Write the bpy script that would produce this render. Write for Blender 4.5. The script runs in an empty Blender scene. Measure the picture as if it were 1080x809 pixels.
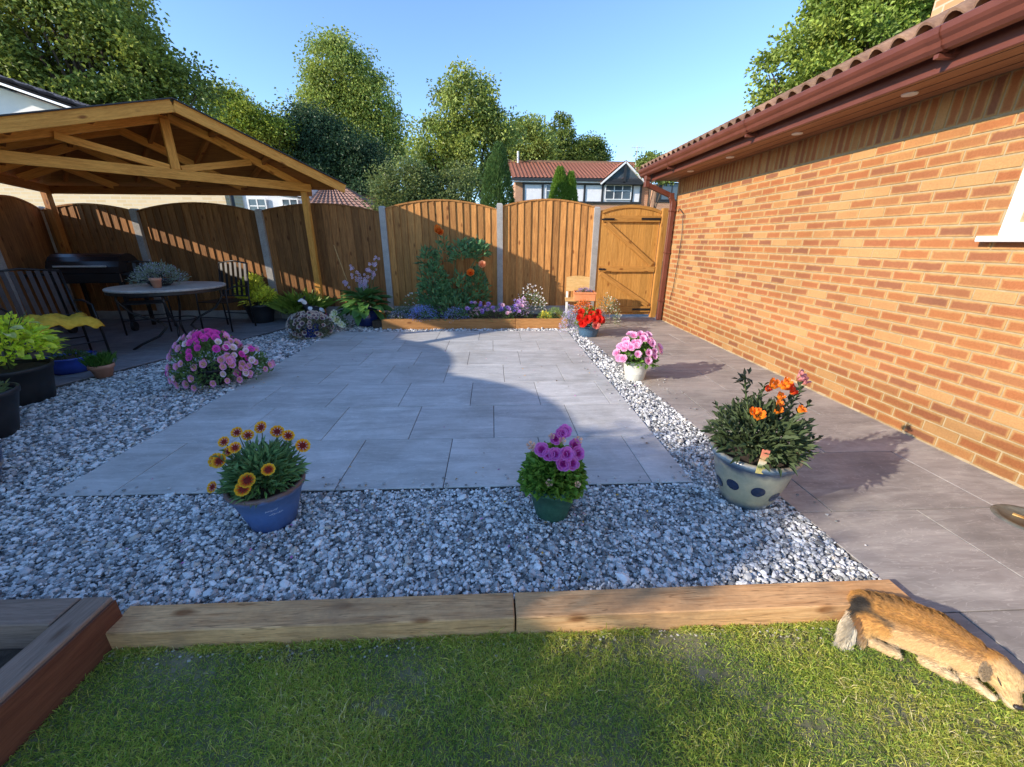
import bpy, bmesh, math, random
import numpy as np
from mathutils import Vector, Matrix
from math import sin, cos, pi, radians, sqrt, atan2
rnd = random.Random(7)
nr = np.random.default_rng(11)
C = bpy.context.scene.collection
SC = bpy.context.scene
# ------------------------------------------------------------ camera, sky, sun
def cam():
    p, y, r = radians(19.5), radians(2.8), radians(0.3)
    F = Vector((sin(y)*cos(p), cos(y)*cos(p), -sin(p)))
    X = Vector((cos(y), -sin(y), 0)); U = X.cross(F)
    X2 = X*cos(r)+U*sin(r); U2 = -X*sin(r)+U*cos(r)
    m = Matrix((X2, U2, -F)).transposed().to_4x4()
    m.translation = (0, 0, 1.32)
    d = bpy.data.cameras.new("camera"); o = bpy.data.objects.new("camera", d); C.objects.link(o)
    o.matrix_world = m
    d.sensor_width = 36; d.lens = 424/1080*36; d.clip_start = .02; d.clip_end = 900
    SC.camera = o
cam()
SUN = Vector((1, .42, -.43)).normalized()
w = bpy.data.worlds.new("World"); SC.world = w; w.use_nodes = True
nt = w.node_tree
sky = nt.nodes.new('ShaderNodeTexSky'); sky.sky_type = 'NISHITA'; sky.sun_disc = False
sky.sun_elevation = math.asin(-SUN.z); sky.sun_rotation = atan2(-SUN.x, -SUN.y)
sky.altitude = 1200; sky.air_density = 1.0; sky.dust_density = .05; sky.ozone_density = 3.8
bg = nt.nodes['Background']; nt.links.new(sky.outputs[0], bg.inputs[0]); bg.inputs[1].default_value = .15
sl = bpy.data.lights.new("sun", 'SUN'); sl.energy = 2.9; sl.angle = radians(.55); sl.color = (1, .88, .74)
so = bpy.data.objects.new("sun", sl); C.objects.link(so)
so.rotation_euler = SUN.to_track_quat('-Z', 'Y').to_euler(); so.location = (-20, -8, 12)
SC.view_settings.view_transform = 'Standard'; SC.view_settings.look = 'None'
SC.view_settings.exposure = 1.28; SC.view_settings.gamma = 1
try: SC.cycles.max_bounces = 8
except Exception: pass
# ------------------------------------------------------------ materials
def nodes(name):
    m = bpy.data.materials.new(name); m.use_nodes = True
    return m, m.node_tree, m.node_tree.nodes['Principled BSDF']
def N(t, ty, **k):
    n = t.nodes.new(ty)
    for a, b in k.items(): setattr(n, a, b)
    return n
def L(t, a, b): t.links.new(a, b)
def ramp(t, fac, stops):
    r = N(t, 'ShaderNodeValToRGB'); L(t, fac, r.inputs[0])
    e = r.color_ramp.elements
    while len(e) < len(stops): e.new(.5)
    for q, (p, c) in zip(e, stops): q.position = p; q.color = (*c, 1)
    return r.outputs[0]
def coords(t, scale=(1, 1, 1), world=False):
    tc = N(t, 'ShaderNodeTexCoord'); oi = N(t, 'ShaderNodeObjectInfo')
    mp = N(t, 'ShaderNodeMapping'); mp.inputs['Scale'].default_value = scale
    if world:
        g = N(t, 'ShaderNodeNewGeometry'); L(t, g.outputs['Position'], mp.inputs[0]); return mp.outputs[0], oi
    v = N(t, 'ShaderNodeVectorMath', operation='SCALE'); v.inputs[0].default_value = (37, 91, 53); L(t, oi.outputs['Random'], v.inputs['Scale'])
    a = N(t, 'ShaderNodeVectorMath', operation='ADD'); L(t, tc.outputs['Object'], a.inputs[0]); L(t, v.outputs[0], a.inputs[1])
    L(t, a.outputs[0], mp.inputs[0]); return mp.outputs[0], oi
def noise(t, vec, scale, detail=4, rough=.6, dist=0):
    n = N(t, 'ShaderNodeTexNoise'); n.inputs['Scale'].default_value = scale; n.inputs['Detail'].default_value = detail
    n.inputs['Roughness'].default_value = rough; n.inputs['Distortion'].default_value = dist
    if vec: L(t, vec, n.inputs['Vector'])
    return n.outputs['Fac']
def mixc(t, a, b, fac, mode='MIX'):
    m = N(t, 'ShaderNodeMix', data_type='RGBA', blend_type=mode)
    if hasattr(fac, 'links'): L(t, fac, m.inputs[0])
    else: m.inputs[0].default_value = fac
    for s, i in ((a, 6), (b, 7)):
        if hasattr(s, 'links'): L(t, s, m.inputs[i])
        else: m.inputs[i].default_value = (*s, 1)
    return m.outputs[2]
def bump(t, b, h, strength=.3, dist=.005):
    n = N(t, 'ShaderNodeBump'); n.inputs['Strength'].default_value = strength; n.inputs['Distance'].default_value = dist
    L(t, h, n.inputs['Height']); L(t, n.outputs[0], b.inputs['Normal'])
def rnd_bright(t, col, oi, lo, hi):
    mr = N(t, 'ShaderNodeMapRange'); L(t, oi.outputs['Random'], mr.inputs[0]); mr.inputs[3].default_value = lo; mr.inputs[4].default_value = hi
    h = N(t, 'ShaderNodeHueSaturation'); L(t, col, h.inputs['Color']); L(t, mr.outputs[0], h.inputs['Value']); return h.outputs[0]
def mk(name, c1, c2, scale=8, aniso=(1, 1, 1), rough=.6, bmp=.2, bdist=.004, detail=5, lo=1, hi=1, metal=0, mid=.5, spread=.2, world=False, fine=0, spec=.5, coat=0):
    m, t, b = nodes(name); v, oi = coords(t, aniso, world)
    n = noise(t, v, scale, detail)
    col = ramp(t, n, [(mid-spread, c1), (mid+spread, c2)])
    if fine:
        n2 = noise(t, v, scale*fine, 3); col = mixc(t, col, ramp(t, n2, [(.3, (.45,)*3), (.7, (1.0,)*3)]), .5, 'MULTIPLY')
    if lo != hi: col = rnd_bright(t, col, oi, lo, hi)
    L(t, col, b.inputs['Base Color']); b.inputs['Roughness'].default_value = rough; b.inputs['Metallic'].default_value = metal
    b.inputs['Specular IOR Level'].default_value = spec; b.inputs['Coat Weight'].default_value = coat
    if bmp: bump(t, b, n, bmp, bdist)
    return m
def wood(name, c1, c2, axis='X', lo=.8, hi=1.15, rough=.7, knots=True, dirt=None, s=1.):
    m, t, b = nodes(name)
    sc = {'X': (1.2, 14, 14), 'Y': (14, 1.2, 14), 'Z': (14, 14, 1.2)}[axis]
    v, oi = coords(t, sc)
    n = noise(t, v, 3.2*s, 6, .65, .6); n2 = noise(t, v, 14*s, 3, .7)
    col = ramp(t, n, [(.3, c1), (.62, c2)])
    col = mixc(t, col, ramp(t, n2, [(.3, (.6, .55, .5)), (.6, (1, 1, 1))]), .55, 'MULTIPLY')
    if knots:
        sk = {'X': (3, 7, 7), 'Y': (7, 3, 7), 'Z': (7, 7, 3)}[axis]
        vk, _ = coords(t, sk); k = N(t, 'ShaderNodeTexVoronoi'); k.inputs['Scale'].default_value = 1.1; L(t, vk, k.inputs['Vector'])
        kr = ramp(t, k.outputs['Distance'], [(.07, (.3, .17, .08)), (.17, (1, 1, 1))]); col = mixc(t, col, kr, .8, 'MULTIPLY')
    if dirt:
        vc, _ = coords(t, {'X': (.8, 16, 16), 'Y': (16, .8, 16), 'Z': (16, 16, .8)}[axis]); nc = noise(t, vc, 1.6, 3, .6, .4)
        col = mixc(t, col, ramp(t, nc, [(.455, (1,)*3), (.47, (.25, .2, .17)), (.48, (1,)*3), (.6, (1,)*3), (.612, (.4, .33, .28)), (.625, (1,)*3)]), .75, 'MULTIPLY')
        vd, _ = coords(t, (1, 1, 1), True); nd = noise(t, vd, 2.2, 6, .7)
        f = ramp(t, nd, [(.45, (0, 0, 0)), (.68, (1, 1, 1))]); col = mixc(t, col, dirt, f)
    col = rnd_bright(t, col, oi, lo, hi)
    L(t, col, b.inputs['Base Color']); b.inputs['Roughness'].default_value = rough; b.inputs['Specular IOR Level'].default_value = .3
    bump(t, b, n2, .35, .003); return m
def vcol(name, rough=.55, transl=0, spec=.4, sheen=0):
    m, t, b = nodes(name)
    a = N(t, 'ShaderNodeAttribute', attribute_name='Col')
    oi = N(t, 'ShaderNodeObjectInfo'); col = rnd_bright(t, a.outputs['Color'], oi, .9, 1.1)
    L(t, col, b.inputs['Base Color']); b.inputs['Roughness'].default_value = rough; b.inputs['Specular IOR Level'].default_value = spec
    if sheen: b.inputs['Sheen Weight'].default_value = sheen
    if transl:
        tr = N(t, 'ShaderNodeBsdfTranslucent'); mx = N(t, 'ShaderNodeMixShader'); mx.inputs[0].default_value = transl
        h = N(t, 'ShaderNodeHueSaturation'); h.inputs['Value'].default_value = 1.3; L(t, col, h.inputs['Color']); L(t, h.outputs[0], tr.inputs[0])
        o = t.nodes['Material Output']; L(t, b.outputs[0], mx.inputs[1]); L(t, tr.outputs[0], mx.inputs[2]); L(t, mx.outputs[0], o.inputs[0])
    return m
M = {}
M['leaf'] = vcol('foliage', .5, .28, .35); M['petal'] = vcol('petals', .55, .3, .2); M['grass'] = vcol('grass_blade', .6, .45, .2)
M['fur'] = vcol('dog_fur', .85, 0, .15, .2); M['stone'] = vcol('gravel_stone', .75, 0, .3); M['plainv'] = vcol('painted', .6, 0)
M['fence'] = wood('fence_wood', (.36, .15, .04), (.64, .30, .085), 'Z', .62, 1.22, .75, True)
M['fence_dark'] = wood('fence_wood_dark', (.17, .074, .024), (.36, .165, .052), 'Z', .62, 1.25, .8, True)  # darker tone of the fence wood, used on the left-hand panels
M['gate'] = wood('gate_wood', (.46, .21, .04), (.66, .33, .08), 'Z', .92, 1.08, .6)
M['gateh'] = wood('gate_rail_wood', (.40, .18, .035), (.6, .29, .07), 'X', .92, 1.08, .6)
M['gaz'] = wood('gazebo_timber', (.58, .235, .032), (.84, .40, .075), 'X', .88, 1.1, .6)
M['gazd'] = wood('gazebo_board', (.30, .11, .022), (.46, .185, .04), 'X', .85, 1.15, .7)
M['sleeper'] = wood('sleeper_wood', (.58, .285, .11), (.86, .50, .23), 'X', .93, 1.07, .8, True, (.38, .22, .11))
M['sleeper_o'] = wood('bed_edging_wood', (.38, .17, .05), (.55, .27, .09), 'X', .8, 1.2, .7, True)
M['sleeper_d'] = wood('raised_bed_wood', (.22, .15, .11), (.33, .23, .17), 'X', .9, 1.05, .8)
M['sleeper_r'] = wood('raised_bed_stained_wood', (.12, .042, .024), (.18, .07, .038), 'X', .95, 1.05, .75)
M['concrete'] = mk('concrete', (.36, .35, .32), (.5, .48, .44), 9, rough=.9, fine=8, lo=.9, hi=1.1)
def tile_mat(name, a, b_, c, rough, s=1.):
    m, t, b = nodes(name)
    v, oi = coords(t, (.55, 2.6, 1))
    n = noise(t, v, 2.1*s, 8, .62, 1.6); n2 = noise(t, v, 13, 5, .7, .8); n3 = noise(t, v, 5.5, 3, .5, 2.5)
    col = ramp(t, n, [(.3, a), (.5, b_), (.72, c)])
    col = mixc(t, col, ramp(t, n2, [(.3, (.78,)*3), (.75, (1.12,)*3)]), .5, 'MULTIPLY')
    vein = ramp(t, n3, [(.495, (0,)*3), (.51, (1,)*3), (.525, (0,)*3)])
    vm = N(t, 'ShaderNodeMath', operation='MULTIPLY'); L(t, vein, vm.inputs[0]); vm.inputs[1].default_value = .3
    col = mixc(t, col, tuple(min(1, x*1.6) for x in c), vm.outputs[0])
    g, _ = coords(t, (1, 1, 1), True); gn = noise(t, g, 1.7, 7, .68, .5); gf = noise(t, g, 38, 3, .7)
    col = mixc(t, col, ramp(t, gn, [(.36, (.80, .78, .75)), (.55, (1.03,)*3)]), .8, 'MULTIPLY'); col = mixc(t, col, ramp(t, gf, [(.62, (1.0,)*3), (.72, (.72, .7, .66))]), .5, 'MULTIPLY')
    col = rnd_bright(t, col, oi, .92, 1.08)
    L(t, ramp(t, gn, [(.3, (rough+.25,)*3), (.6, (rough,)*3)]), b.inputs['Roughness']); L(t, col, b.inputs['Base Color']); bump(t, b, n2, .12, .002); return m
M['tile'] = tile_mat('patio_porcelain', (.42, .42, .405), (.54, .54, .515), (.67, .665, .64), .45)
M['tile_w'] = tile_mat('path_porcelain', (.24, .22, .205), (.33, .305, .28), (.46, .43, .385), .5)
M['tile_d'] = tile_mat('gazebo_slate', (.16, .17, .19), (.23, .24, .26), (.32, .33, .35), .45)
M['grout'] = mk('grout', (.07, .068, .065), (.12, .115, .11), 30, rough=.95)
M['mortar'] = mk('mortar', (.33, .25, .145), (.44, .345, .20), 25, rough=.95, world=True)
M['soil'] = mk('soil', (.035, .025, .018), (.09, .065, .045), 25, rough=1, bmp=.8, bdist=.02)
M['soil_l'] = mk('lawn_soil', (.12, .13, .05), (.26, .23, .14), 9, rough=1, bmp=.8, bdist=.01, world=True, fine=5)
M['subbase'] = mk('gravel_base', (.28, .285, .29), (.5, .5, .5), 60, rough=1, bmp=.6, world=True)
M['upvc'] = mk('brown_plastic', (.125, .036, .023), (.165, .052, .034), 5, rough=.35, bmp=0)
M['soffit'] = wood('soffit_woodgrain', (.27, .12, .06), (.38, .18, .09), 'Y', .95, 1.05, .45, False)
M['white'] = mk('white_paint', (.76, .76, .74), (.82, .82, .8), 4, rough=.45, bmp=0)
M['white_r'] = mk('white_render', (.72, .73, .75), (.82, .82, .82), 4, rough=.8, bmp=.1)
M['black'] = mk('black_paint', (.018, .018, .02), (.03, .03, .032), 20, rough=.45, bmp=.1)
M['blackm'] = mk('black_metal', (.012, .012, .013), (.025, .025, .027), 20, rough=.4, bmp=.1, metal=.3)
M['bplastic'] = mk('black_plastic', (.014, .015, .017), (.024, .026, .028), 10, rough=.5, bmp=.1)
M['rtile'] = mk('roof_tile', (.20, .10, .065), (.42, .25, .15), 12, rough=.9, lo=.75, hi=1.2, fine=5)
M['rtile_red'] = mk('roof_tile_red', (.34, .12, .075), (.44, .18, .11), 5, rough=.85, world=True)
M['rtile_br'] = mk('roof_tile_brown', (.24, .13, .1), (.32, .19, .145), 5, rough=.85, world=True)
M['rtile_dk'] = mk('roof_tile_dark', (.09, .085, .095), (.16, .14, .15), 5, rough=.8, world=True)
M['felt'] = mk('roof_felt', (.035, .037, .04), (.06, .06, .065), 40, rough=.9)
M['glass'] = mk('window_glass', (.05, .07, .09), (.09, .11, .13), 2, rough=.08, bmp=0, spec=.8)
M['metal'] = mk('galvanised', (.5, .5, .48), (.68, .68, .64), 14, rough=.5, metal=.35)
M['bark'] = mk('bark', (.07, .05, .035), (.16, .12, .085), 12, aniso=(6, 6, 1), rough=.95, bmp=.8, bdist=.02)
M['led'] = mk('spotlight_lens', (.75, .72, .66), (.85, .82, .75), 5, rough=.3, bmp=0)
M['stem'] = mk('green_stem', (.06, .1, .03), (.12, .17, .06), 20, rough=.6)
M['towel'] = mk('yellow_towel', (.72, .44, .03), (.88, .60, .07), 30, rough=.95, bmp=.6)
M['terracotta'] = mk('terracotta', (.42, .19, .11), (.55, .28, .18), 10, rough=.85)
M['terra_or'] = mk('terracotta_bright', (.62, .21, .07), (.75, .30, .12), 10, rough=.8)
M['lightwood'] = wood('pale_chair_wood', (.55, .33, .10), (.72, .48, .2), 'X', .95, 1.05, .6)
M['whitewood'] = mk('white_chair_leg', (.68, .66, .6), (.8, .78, .72), 6, rough=.6)
M['stonetop'] = None
def brick_mat(name, attr):
    m, t, b = nodes(name)
    tc = N(t, 'ShaderNodeTexCoord')
    if attr:
        a = N(t, 'ShaderNodeAttribute', attribute_name='rnd'); r = a.outputs['Fac']
    else:
        r = N(t, 'ShaderNodeObjectInfo').outputs['Random']
    g = N(t, 'ShaderNodeNewGeometry'); vv = g.outputs['Position']
    n = noise(t, vv, 14, 5, .65); nf = noise(t, vv, 90, 3, .7)
    base = ramp(t, r, [(0, (.26, .11, .06)), (.2, (.38, .135, .055)), (.42, (.42, .165, .06)), (.6, (.33, .13, .06)), (.8, (.44, .20, .075)), (.96, (.52, .29, .12))])
    base.node.color_ramp.interpolation = 'CONSTANT' if False else 'LINEAR'
    uv = N(t, 'ShaderNodeUVMap', uv_map='UVMap'); sp = N(t, 'ShaderNodeSeparateXYZ'); L(t, uv.outputs[0], sp.inputs[0])
    def edge(sock, k):   # distance to the arris, in metres, from the brick's own UV
        s = N(t, 'ShaderNodeMath', operation='SUBTRACT'); s.inputs[0].default_value = .5; 
        ab = N(t, 'ShaderNodeMath', operation='ABSOLUTE'); s0 = N(t, 'ShaderNodeMath', operation='SUBTRACT'); L(t, sock, s0.inputs[0]); s0.inputs[1].default_value = .5
        L(t, s0.outputs[0], ab.inputs[0]); L(t, ab.outputs[0], s.inputs[1])
        mu = N(t, 'ShaderNodeMath', operation='MULTIPLY'); L(t, s.outputs[0], mu.inputs[0]); mu.inputs[1].default_value = k; return mu.outputs[0]
    mn = N(t, 'ShaderNodeMath', operation='MINIMUM'); L(t, edge(sp.outputs[0], .215), mn.inputs[0]); L(t, edge(sp.outputs[1], .065), mn.inputs[1])
    ad = N(t, 'ShaderNodeMath', operation='MULTIPLY_ADD'); L(t, n, ad.inputs[0]); ad.inputs[1].default_value = .026; L(t, mn.outputs[0], ad.inputs[2])
    e = ramp(t, ad.outputs[0], [(.0150, (1,)*3), (.0285, (0,)*3)])
    col = mixc(t, base, (.52, .305, .12), e)
    col = mixc(t, col, ramp(t, nf, [(.3, (.72,)*3), (.7, (1.08,)*3)]), .6, 'MULTIPLY')
    nb2 = noise(t, vv, 1.3, 5, .6); col = mixc(t, col, ramp(t, nb2, [(.35, (.80, .78, .76)), (.6, (1.05,)*3)]), .8, 'MULTIPLY')
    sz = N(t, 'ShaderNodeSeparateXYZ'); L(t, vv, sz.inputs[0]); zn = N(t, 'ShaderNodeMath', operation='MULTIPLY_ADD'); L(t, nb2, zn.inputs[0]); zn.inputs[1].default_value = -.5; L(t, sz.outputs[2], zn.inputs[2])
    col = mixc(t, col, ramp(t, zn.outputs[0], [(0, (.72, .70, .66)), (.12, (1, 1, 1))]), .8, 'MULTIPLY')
    L(t, col, b.inputs['Base Color']); b.inputs['Roughness'].default_value = .9; b.inputs['Specular IOR Level'].default_value = .2
    bump(t, b, nf, .6, .003); return m
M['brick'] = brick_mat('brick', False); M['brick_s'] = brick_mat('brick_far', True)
def brick_tex(name, c1, c2, mort):
    m, t, b = nodes(name); v, oi = coords(t, (1, 1, 1), True)
    s = N(t, 'ShaderNodeSeparateXYZ'); L(t, v, s.inputs[0]); a = N(t, 'ShaderNodeMath', operation='ADD'); L(t, s.outputs[0], a.inputs[0]); L(t, s.outputs[1], a.inputs[1])
    c = N(t, 'ShaderNodeCombineXYZ'); L(t, a.outputs[0], c.inputs[0]); L(t, s.outputs[2], c.inputs[1])
    k = N(t, 'ShaderNodeTexBrick'); L(t, c.outputs[0], k.inputs['Vector']); k.inputs['Scale'].default_value = 1
    k.inputs['Brick Width'].default_value = .225; k.inputs['Row Height'].default_value = .075; k.inputs['Mortar Size'].default_value = .01
    for i, q in zip(('Color1', 'Color2', 'Mortar'), (c1, c2, mort)): k.inputs[i].default_value = (*q, 1)
    L(t, k.outputs['Color'], b.inputs['Base Color']); b.inputs['Roughness'].default_value = .9; return m
M['brick_red'] = brick_tex('far_red_brick', (.42, .17, .08), (.5, .24, .11), (.5, .4, .3))
M['brick_pale'] = brick_tex('pale_brick', (.68, .5, .27), (.78, .6, .36), (.72, .6, .42)); M['brick_or'] = brick_tex('orange_brick', (.45, .22, .1), (.55, .32, .16), (.5, .4, .28))
# ------------------------------------------------------------ mesh helpers
def obj(name, me, mat=None, parent=None, loc=(0, 0, 0), rot=None, stuff=False):
    if mat is not None and not me.materials: me.materials.append(mat)
    o = bpy.data.objects.new(name, me); C.objects.link(o)
    if parent: o.parent = parent
    o.location = loc
    if rot: o.rotation_euler = rot
    if stuff: o['kind'] = 'stuff'
    return o
def tag(o, label, cat, group=None):
    o['label'] = label; o['category'] = cat
    if group: o['group'] = group
    return o
def thing(name, label, cat, loc=(0, 0, 0), rz=0, group=None):
    o = bpy.data.objects.new(name, None); C.objects.link(o); o.location = loc; o.rotation_euler = (0, 0, rz); o.empty_display_size = .1
    return tag(o, label, cat, group)
def struct(o): o['kind'] = 'structure'; return o
class MB:
    def __init__(s): s.v = []; s.f = []
    def add(s, vs, fs):
        k = len(s.v); s.v += [tuple(p) for p in vs]; s.f += [tuple(i+k for i in f) for f in fs]; return s
    def box(s, x0, x1, y0, y1, z0, z1):
        return s.add([(x, y, z) for z in (z0, z1) for y in (y0, y1) for x in (x0, x1)],
                     [(0, 2, 3, 1), (4, 5, 7, 6), (0, 1, 5, 4), (2, 6, 7, 3), (0, 4, 6, 2), (1, 3, 7, 5)])
    def bar(s, a, b, w, h, up=(0, 0, 1)):
        a, b, up = Vector(a), Vector(b), Vector(up); d = (b-a).normalized(); q = d.cross(up)
        if q.length < 1e-4: q = d.cross(Vector((0, 1, 0)))
        q.normalize(); u = q.cross(d)
        vs = [p+q*(sx*w/2)+u*(sz*h/2) for p in (a, b) for sz in (-1, 1) for sx in (-1, 1)]
        return s.add(vs, [(0, 1, 3, 2), (4, 6, 7, 5), (0, 4, 5, 1), (2, 3, 7, 6), (0, 2, 6, 4), (1, 5, 7, 3)])
    def tube(s, pts, r, n=8, cap=True):
        pts = [Vector(p) for p in pts]; rs = r if hasattr(r, '__len__') else [r]*len(pts)
        k = len(s.v); prev = None
        for i, p in enumerate(pts):
            d = (pts[min(i+1, len(pts)-1)]-pts[max(i-1, 0)]).normalized()
            q = prev if prev is not None else (Vector((0, 0, 1)) if abs(d.z) < .9 else Vector((1, 0, 0)))
            x = d.cross(q); 
            if x.length < 1e-5: x = d.cross(Vector((0, 1, 0)))
            x.normalize(); y = x.cross(d).normalized(); prev = y
            for j in range(n):
                a = 2*pi*j/n; s.v.append(tuple(p+(x*cos(a)+y*sin(a))*rs[i]))
        for i in range(len(pts)-1):
            for j in range(n):
                a, b = k+i*n+j, k+i*n+(j+1) % n; s.f.append((a, b, b+n, a+n))
        if cap: s.f.append(tuple(k+j for j in range(n))[::-1]); e = k+(len(pts)-1)*n; s.f.append(tuple(e+j for j in range(n)))
        return s
    def lathe(s, prof, n=28, c=(0, 0, 0)):
        k = len(s.v)
        for r, z in prof:
            for j in range(n):
                a = 2*pi*j/n; s.v.append((c[0]+r*cos(a), c[1]+r*sin(a), c[2]+z))
        for i in range(len(prof)-1):
            for j in range(n):
                a, b = k+i*n+j, k+i*n+(j+1) % n; s.f.append((a, b, b+n, a+n))
        return s
    def prism(s, poly, z0, z1):
        n = len(poly)
        return s.add([(*p, z0) for p in poly]+[(*p, z1) for p in poly], [tuple(range(n))[::-1], tuple(range(n, 2*n))]+[(i, (i+1) % n, n+(i+1) % n, n+i) for i in range(n)])
    def mesh(s, name, bevel=0, seg=1, smooth=False):
        me = bpy.data.meshes.new(name); me.from_pydata(s.v, [], s.f)
        bm = bmesh.new(); bm.from_mesh(me)
        bmesh.ops.recalc_face_normals(bm, faces=bm.faces)
        if bevel: bmesh.ops.bevel(bm, geom=bm.edges[:], offset=bevel, segments=seg, profile=.6, affect='EDGES', clamp_overlap=True)
        bm.to_mesh(me); bm.free()
        if smooth: me.polygons.foreach_set('use_smooth', [True]*len(me.polygons)); me.update()
        return me
    def build(s, name, mat, parent=None, bevel=0, smooth=False, loc=(0, 0, 0), stuff=False, world=False, seg=1):
        if world and parent: 
            l = parent.location; s.v = [(a-l.x, b-l.y, c-l.z) for a, b, c in s.v]
        return obj(name, s.mesh(name, bevel, seg, smooth), mat, parent, loc, stuff=stuff)
def fastmesh(name, V, F, col=None, uv=None, smooth=False, attr=None):
    V = np.asarray(V, dtype=np.float32); F = np.asarray(F, dtype=np.int32); k = F.shape[1]
    me = bpy.data.meshes.new(name); me.vertices.add(len(V)); me.vertices.foreach_set('co', V.ravel())
    me.loops.add(F.size); me.loops.foreach_set('vertex_index', F.ravel())
    me.polygons.add(len(F)); me.polygons.foreach_set('loop_start', np.arange(0, F.size, k, dtype=np.int32))
    try: me.polygons.foreach_set('loop_total', np.full(len(F), k, dtype=np.int32))
    except Exception: pass
    if col is not None:
        a = me.color_attributes.new('Col', 'FLOAT_COLOR', 'POINT')
        c = np.ones((len(V), 4), dtype=np.float32); c[:, :3] = np.clip(col, 0, 1); a.data.foreach_set('color', c.ravel())
    me.polygons.foreach_set('use_smooth', np.full(len(F), bool(smooth)))
    me.update(calc_edges=True); return me
def beam(name, a, b, w, h, mat, parent, bevel=.003, up=(0, 0, 1), roll=0):
    """a squared timber as an object of its own, its mesh along local X"""
    a, b = Vector(a), Vector(b); d = b-a; ln = d.length; d.normalize(); up = Vector(up)
    y = up.cross(d)
    if y.length < 1e-4: y = Vector((0, 1, 0)).cross(d)
    y.normalize(); z = d.cross(y)
    me = MB().box(0, ln, -w/2, w/2, -h/2, h/2).mesh(name, bevel)
    o = obj(name, me, mat, parent)
    m = Matrix((d, y, z)).transposed().to_4x4()
    pl = parent.location if parent else Vector((0, 0, 0)); m.translation = a-pl
    o.matrix_local = m; return o
# leaves: arrays of base points, directions, normals
def leaf_arrays(P, D, Nn, ln, wd, fold=.25, droop=.15):
    P = np.asarray(P, float); D = np.asarray(D, float); Nn = np.asarray(Nn, float)
    D /= np.linalg.norm(D, axis=1)[:, None]+1e-9
    S = np.cross(D, Nn); S /= np.linalg.norm(S, axis=1)[:, None]+1e-9; U = np.cross(S, D)
    ln = np.broadcast_to(np.asarray(ln, float).reshape(-1, 1), (len(P), 1)); wd = np.broadcast_to(np.asarray(wd, float).reshape(-1, 1), (len(P), 1))
    mid = P+D*ln*.48; tip = P+D*ln-U*ln*droop
    V = np.stack([P, mid+S*wd*.5+U*wd*fold, tip, mid-S*wd*.5+U*wd*fold], 1).reshape(-1, 3)
    i = np.arange(len(P))*4; F = np.concatenate([np.stack([i, i+1, i+2], 1), np.stack([i, i+2, i+3], 1)], 0)
    return V, F
def unit(n): 
    v = nr.normal(size=(n, 3)); return v/np.linalg.norm(v, axis=1)[:, None]
def leaves(name, P, D, ln, wd, c, parent, var=.25, mat=None, loc=(0, 0, 0), yellow=0, Nn=None, fold=.25, droop=.15, stuff=True, cc=None):
    n = len(P)
    if Nn is None: Nn = unit(n)*.6+np.array([0, 0, 1.])
    V, F = leaf_arrays(P, D, Nn, ln, wd, fold, droop)
    base = np.array(c, float)[None]*(1+nr.uniform(-var, var, (n, 1))) if cc is None else cc*(1+nr.uniform(-var, var, (n, 1)))
    if yellow: base = base*(1-yellow*nr.random((n, 1)))+np.array([[.30, .30, .04]])*yellow*nr.random((n, 1))
    me = fastmesh(name, V, F, np.repeat(base, 4, 0))
    return obj(name, me, mat or M['leaf'], parent, loc, stuff=stuff)
def flower_mesh(name, n, r, cols, cup=.25, wide=1., layers=1, centre=None, notch=0, ruffle=0):
    """petals in rings; cols = colours at throat, middle, rim"""
    V = []; Fc = []; Cc = []
    q = random.Random(hash(name) % 999 if False else len(name)*7+n)
    for la in range(layers):
        rr = r*(1-.28*la); off = la*pi/n
        for k in range(n):
            a = 2*pi*k/n+off; da = pi/n*1.12*wide; b = len(V)
            hh = cup*(1+la*.9)
            def P(f, t, z): return (cos(a+da*t)*rr*f, sin(a+da*t)*rr*f, z)
            z1 = hh*rr*.25; z2 = hh*rr*.8+ruffle*rr*(q.random()-.5); z3 = hh*rr*1.05+ruffle*rr*(q.random()-.5)
            V += [(0, 0, la*.03*rr), P(.45, -.55, z1), P(.45, .55, z1), P(.85, -.8, z2+ruffle*rr*(q.random()-.5)), P(.85, .8, z2+ruffle*rr*(q.random()-.5)), P(1-notch, 0, z3), P(.97, -.45, z3), P(.97, .45, z3), P(.6, 0, z1*1.1)]
            Cc += [cols[0], cols[0], cols[0], cols[2], cols[2], cols[2], cols[2], cols[2], cols[1]]
            for f in ((0, 1, 8), (0, 8, 2), (1, 3, 8), (8, 4, 2), (3, 6, 8), (6, 5, 8), (5, 7, 8), (7, 4, 8)): Fc.append(tuple(b+i for i in f))
    if centre:
        b = len(V); m = 8; z = .09*r
        V += [(0, 0, z*2.2)]+[(cos(2*pi*j/m)*centre[1]*r, sin(2*pi*j/m)*centre[1]*r, z*.9) for j in range(m)]; Cc += [centre[0]]*(m+1)
        Fc += [(b, b+1+j, b+1+(j+1) % m) for j in range(m)]
    return fastmesh(name, V, Fc, np.array(Cc))
def put(name, me, parent, loc, nrm, s=1., mat=None, spin=None):
    o = obj(name, me, mat or M['petal'], parent, loc)
    qt = Vector(nrm).normalized().to_track_quat('Z', 'Y'); o.rotation_mode = 'QUATERNION'
    from mathutils import Quaternion
    o.rotation_quaternion = qt @ Quaternion((0, 0, 1), rnd.uniform(0, 6.28) if spin is None else spin); o.scale = (s, s, s); return o
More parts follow.
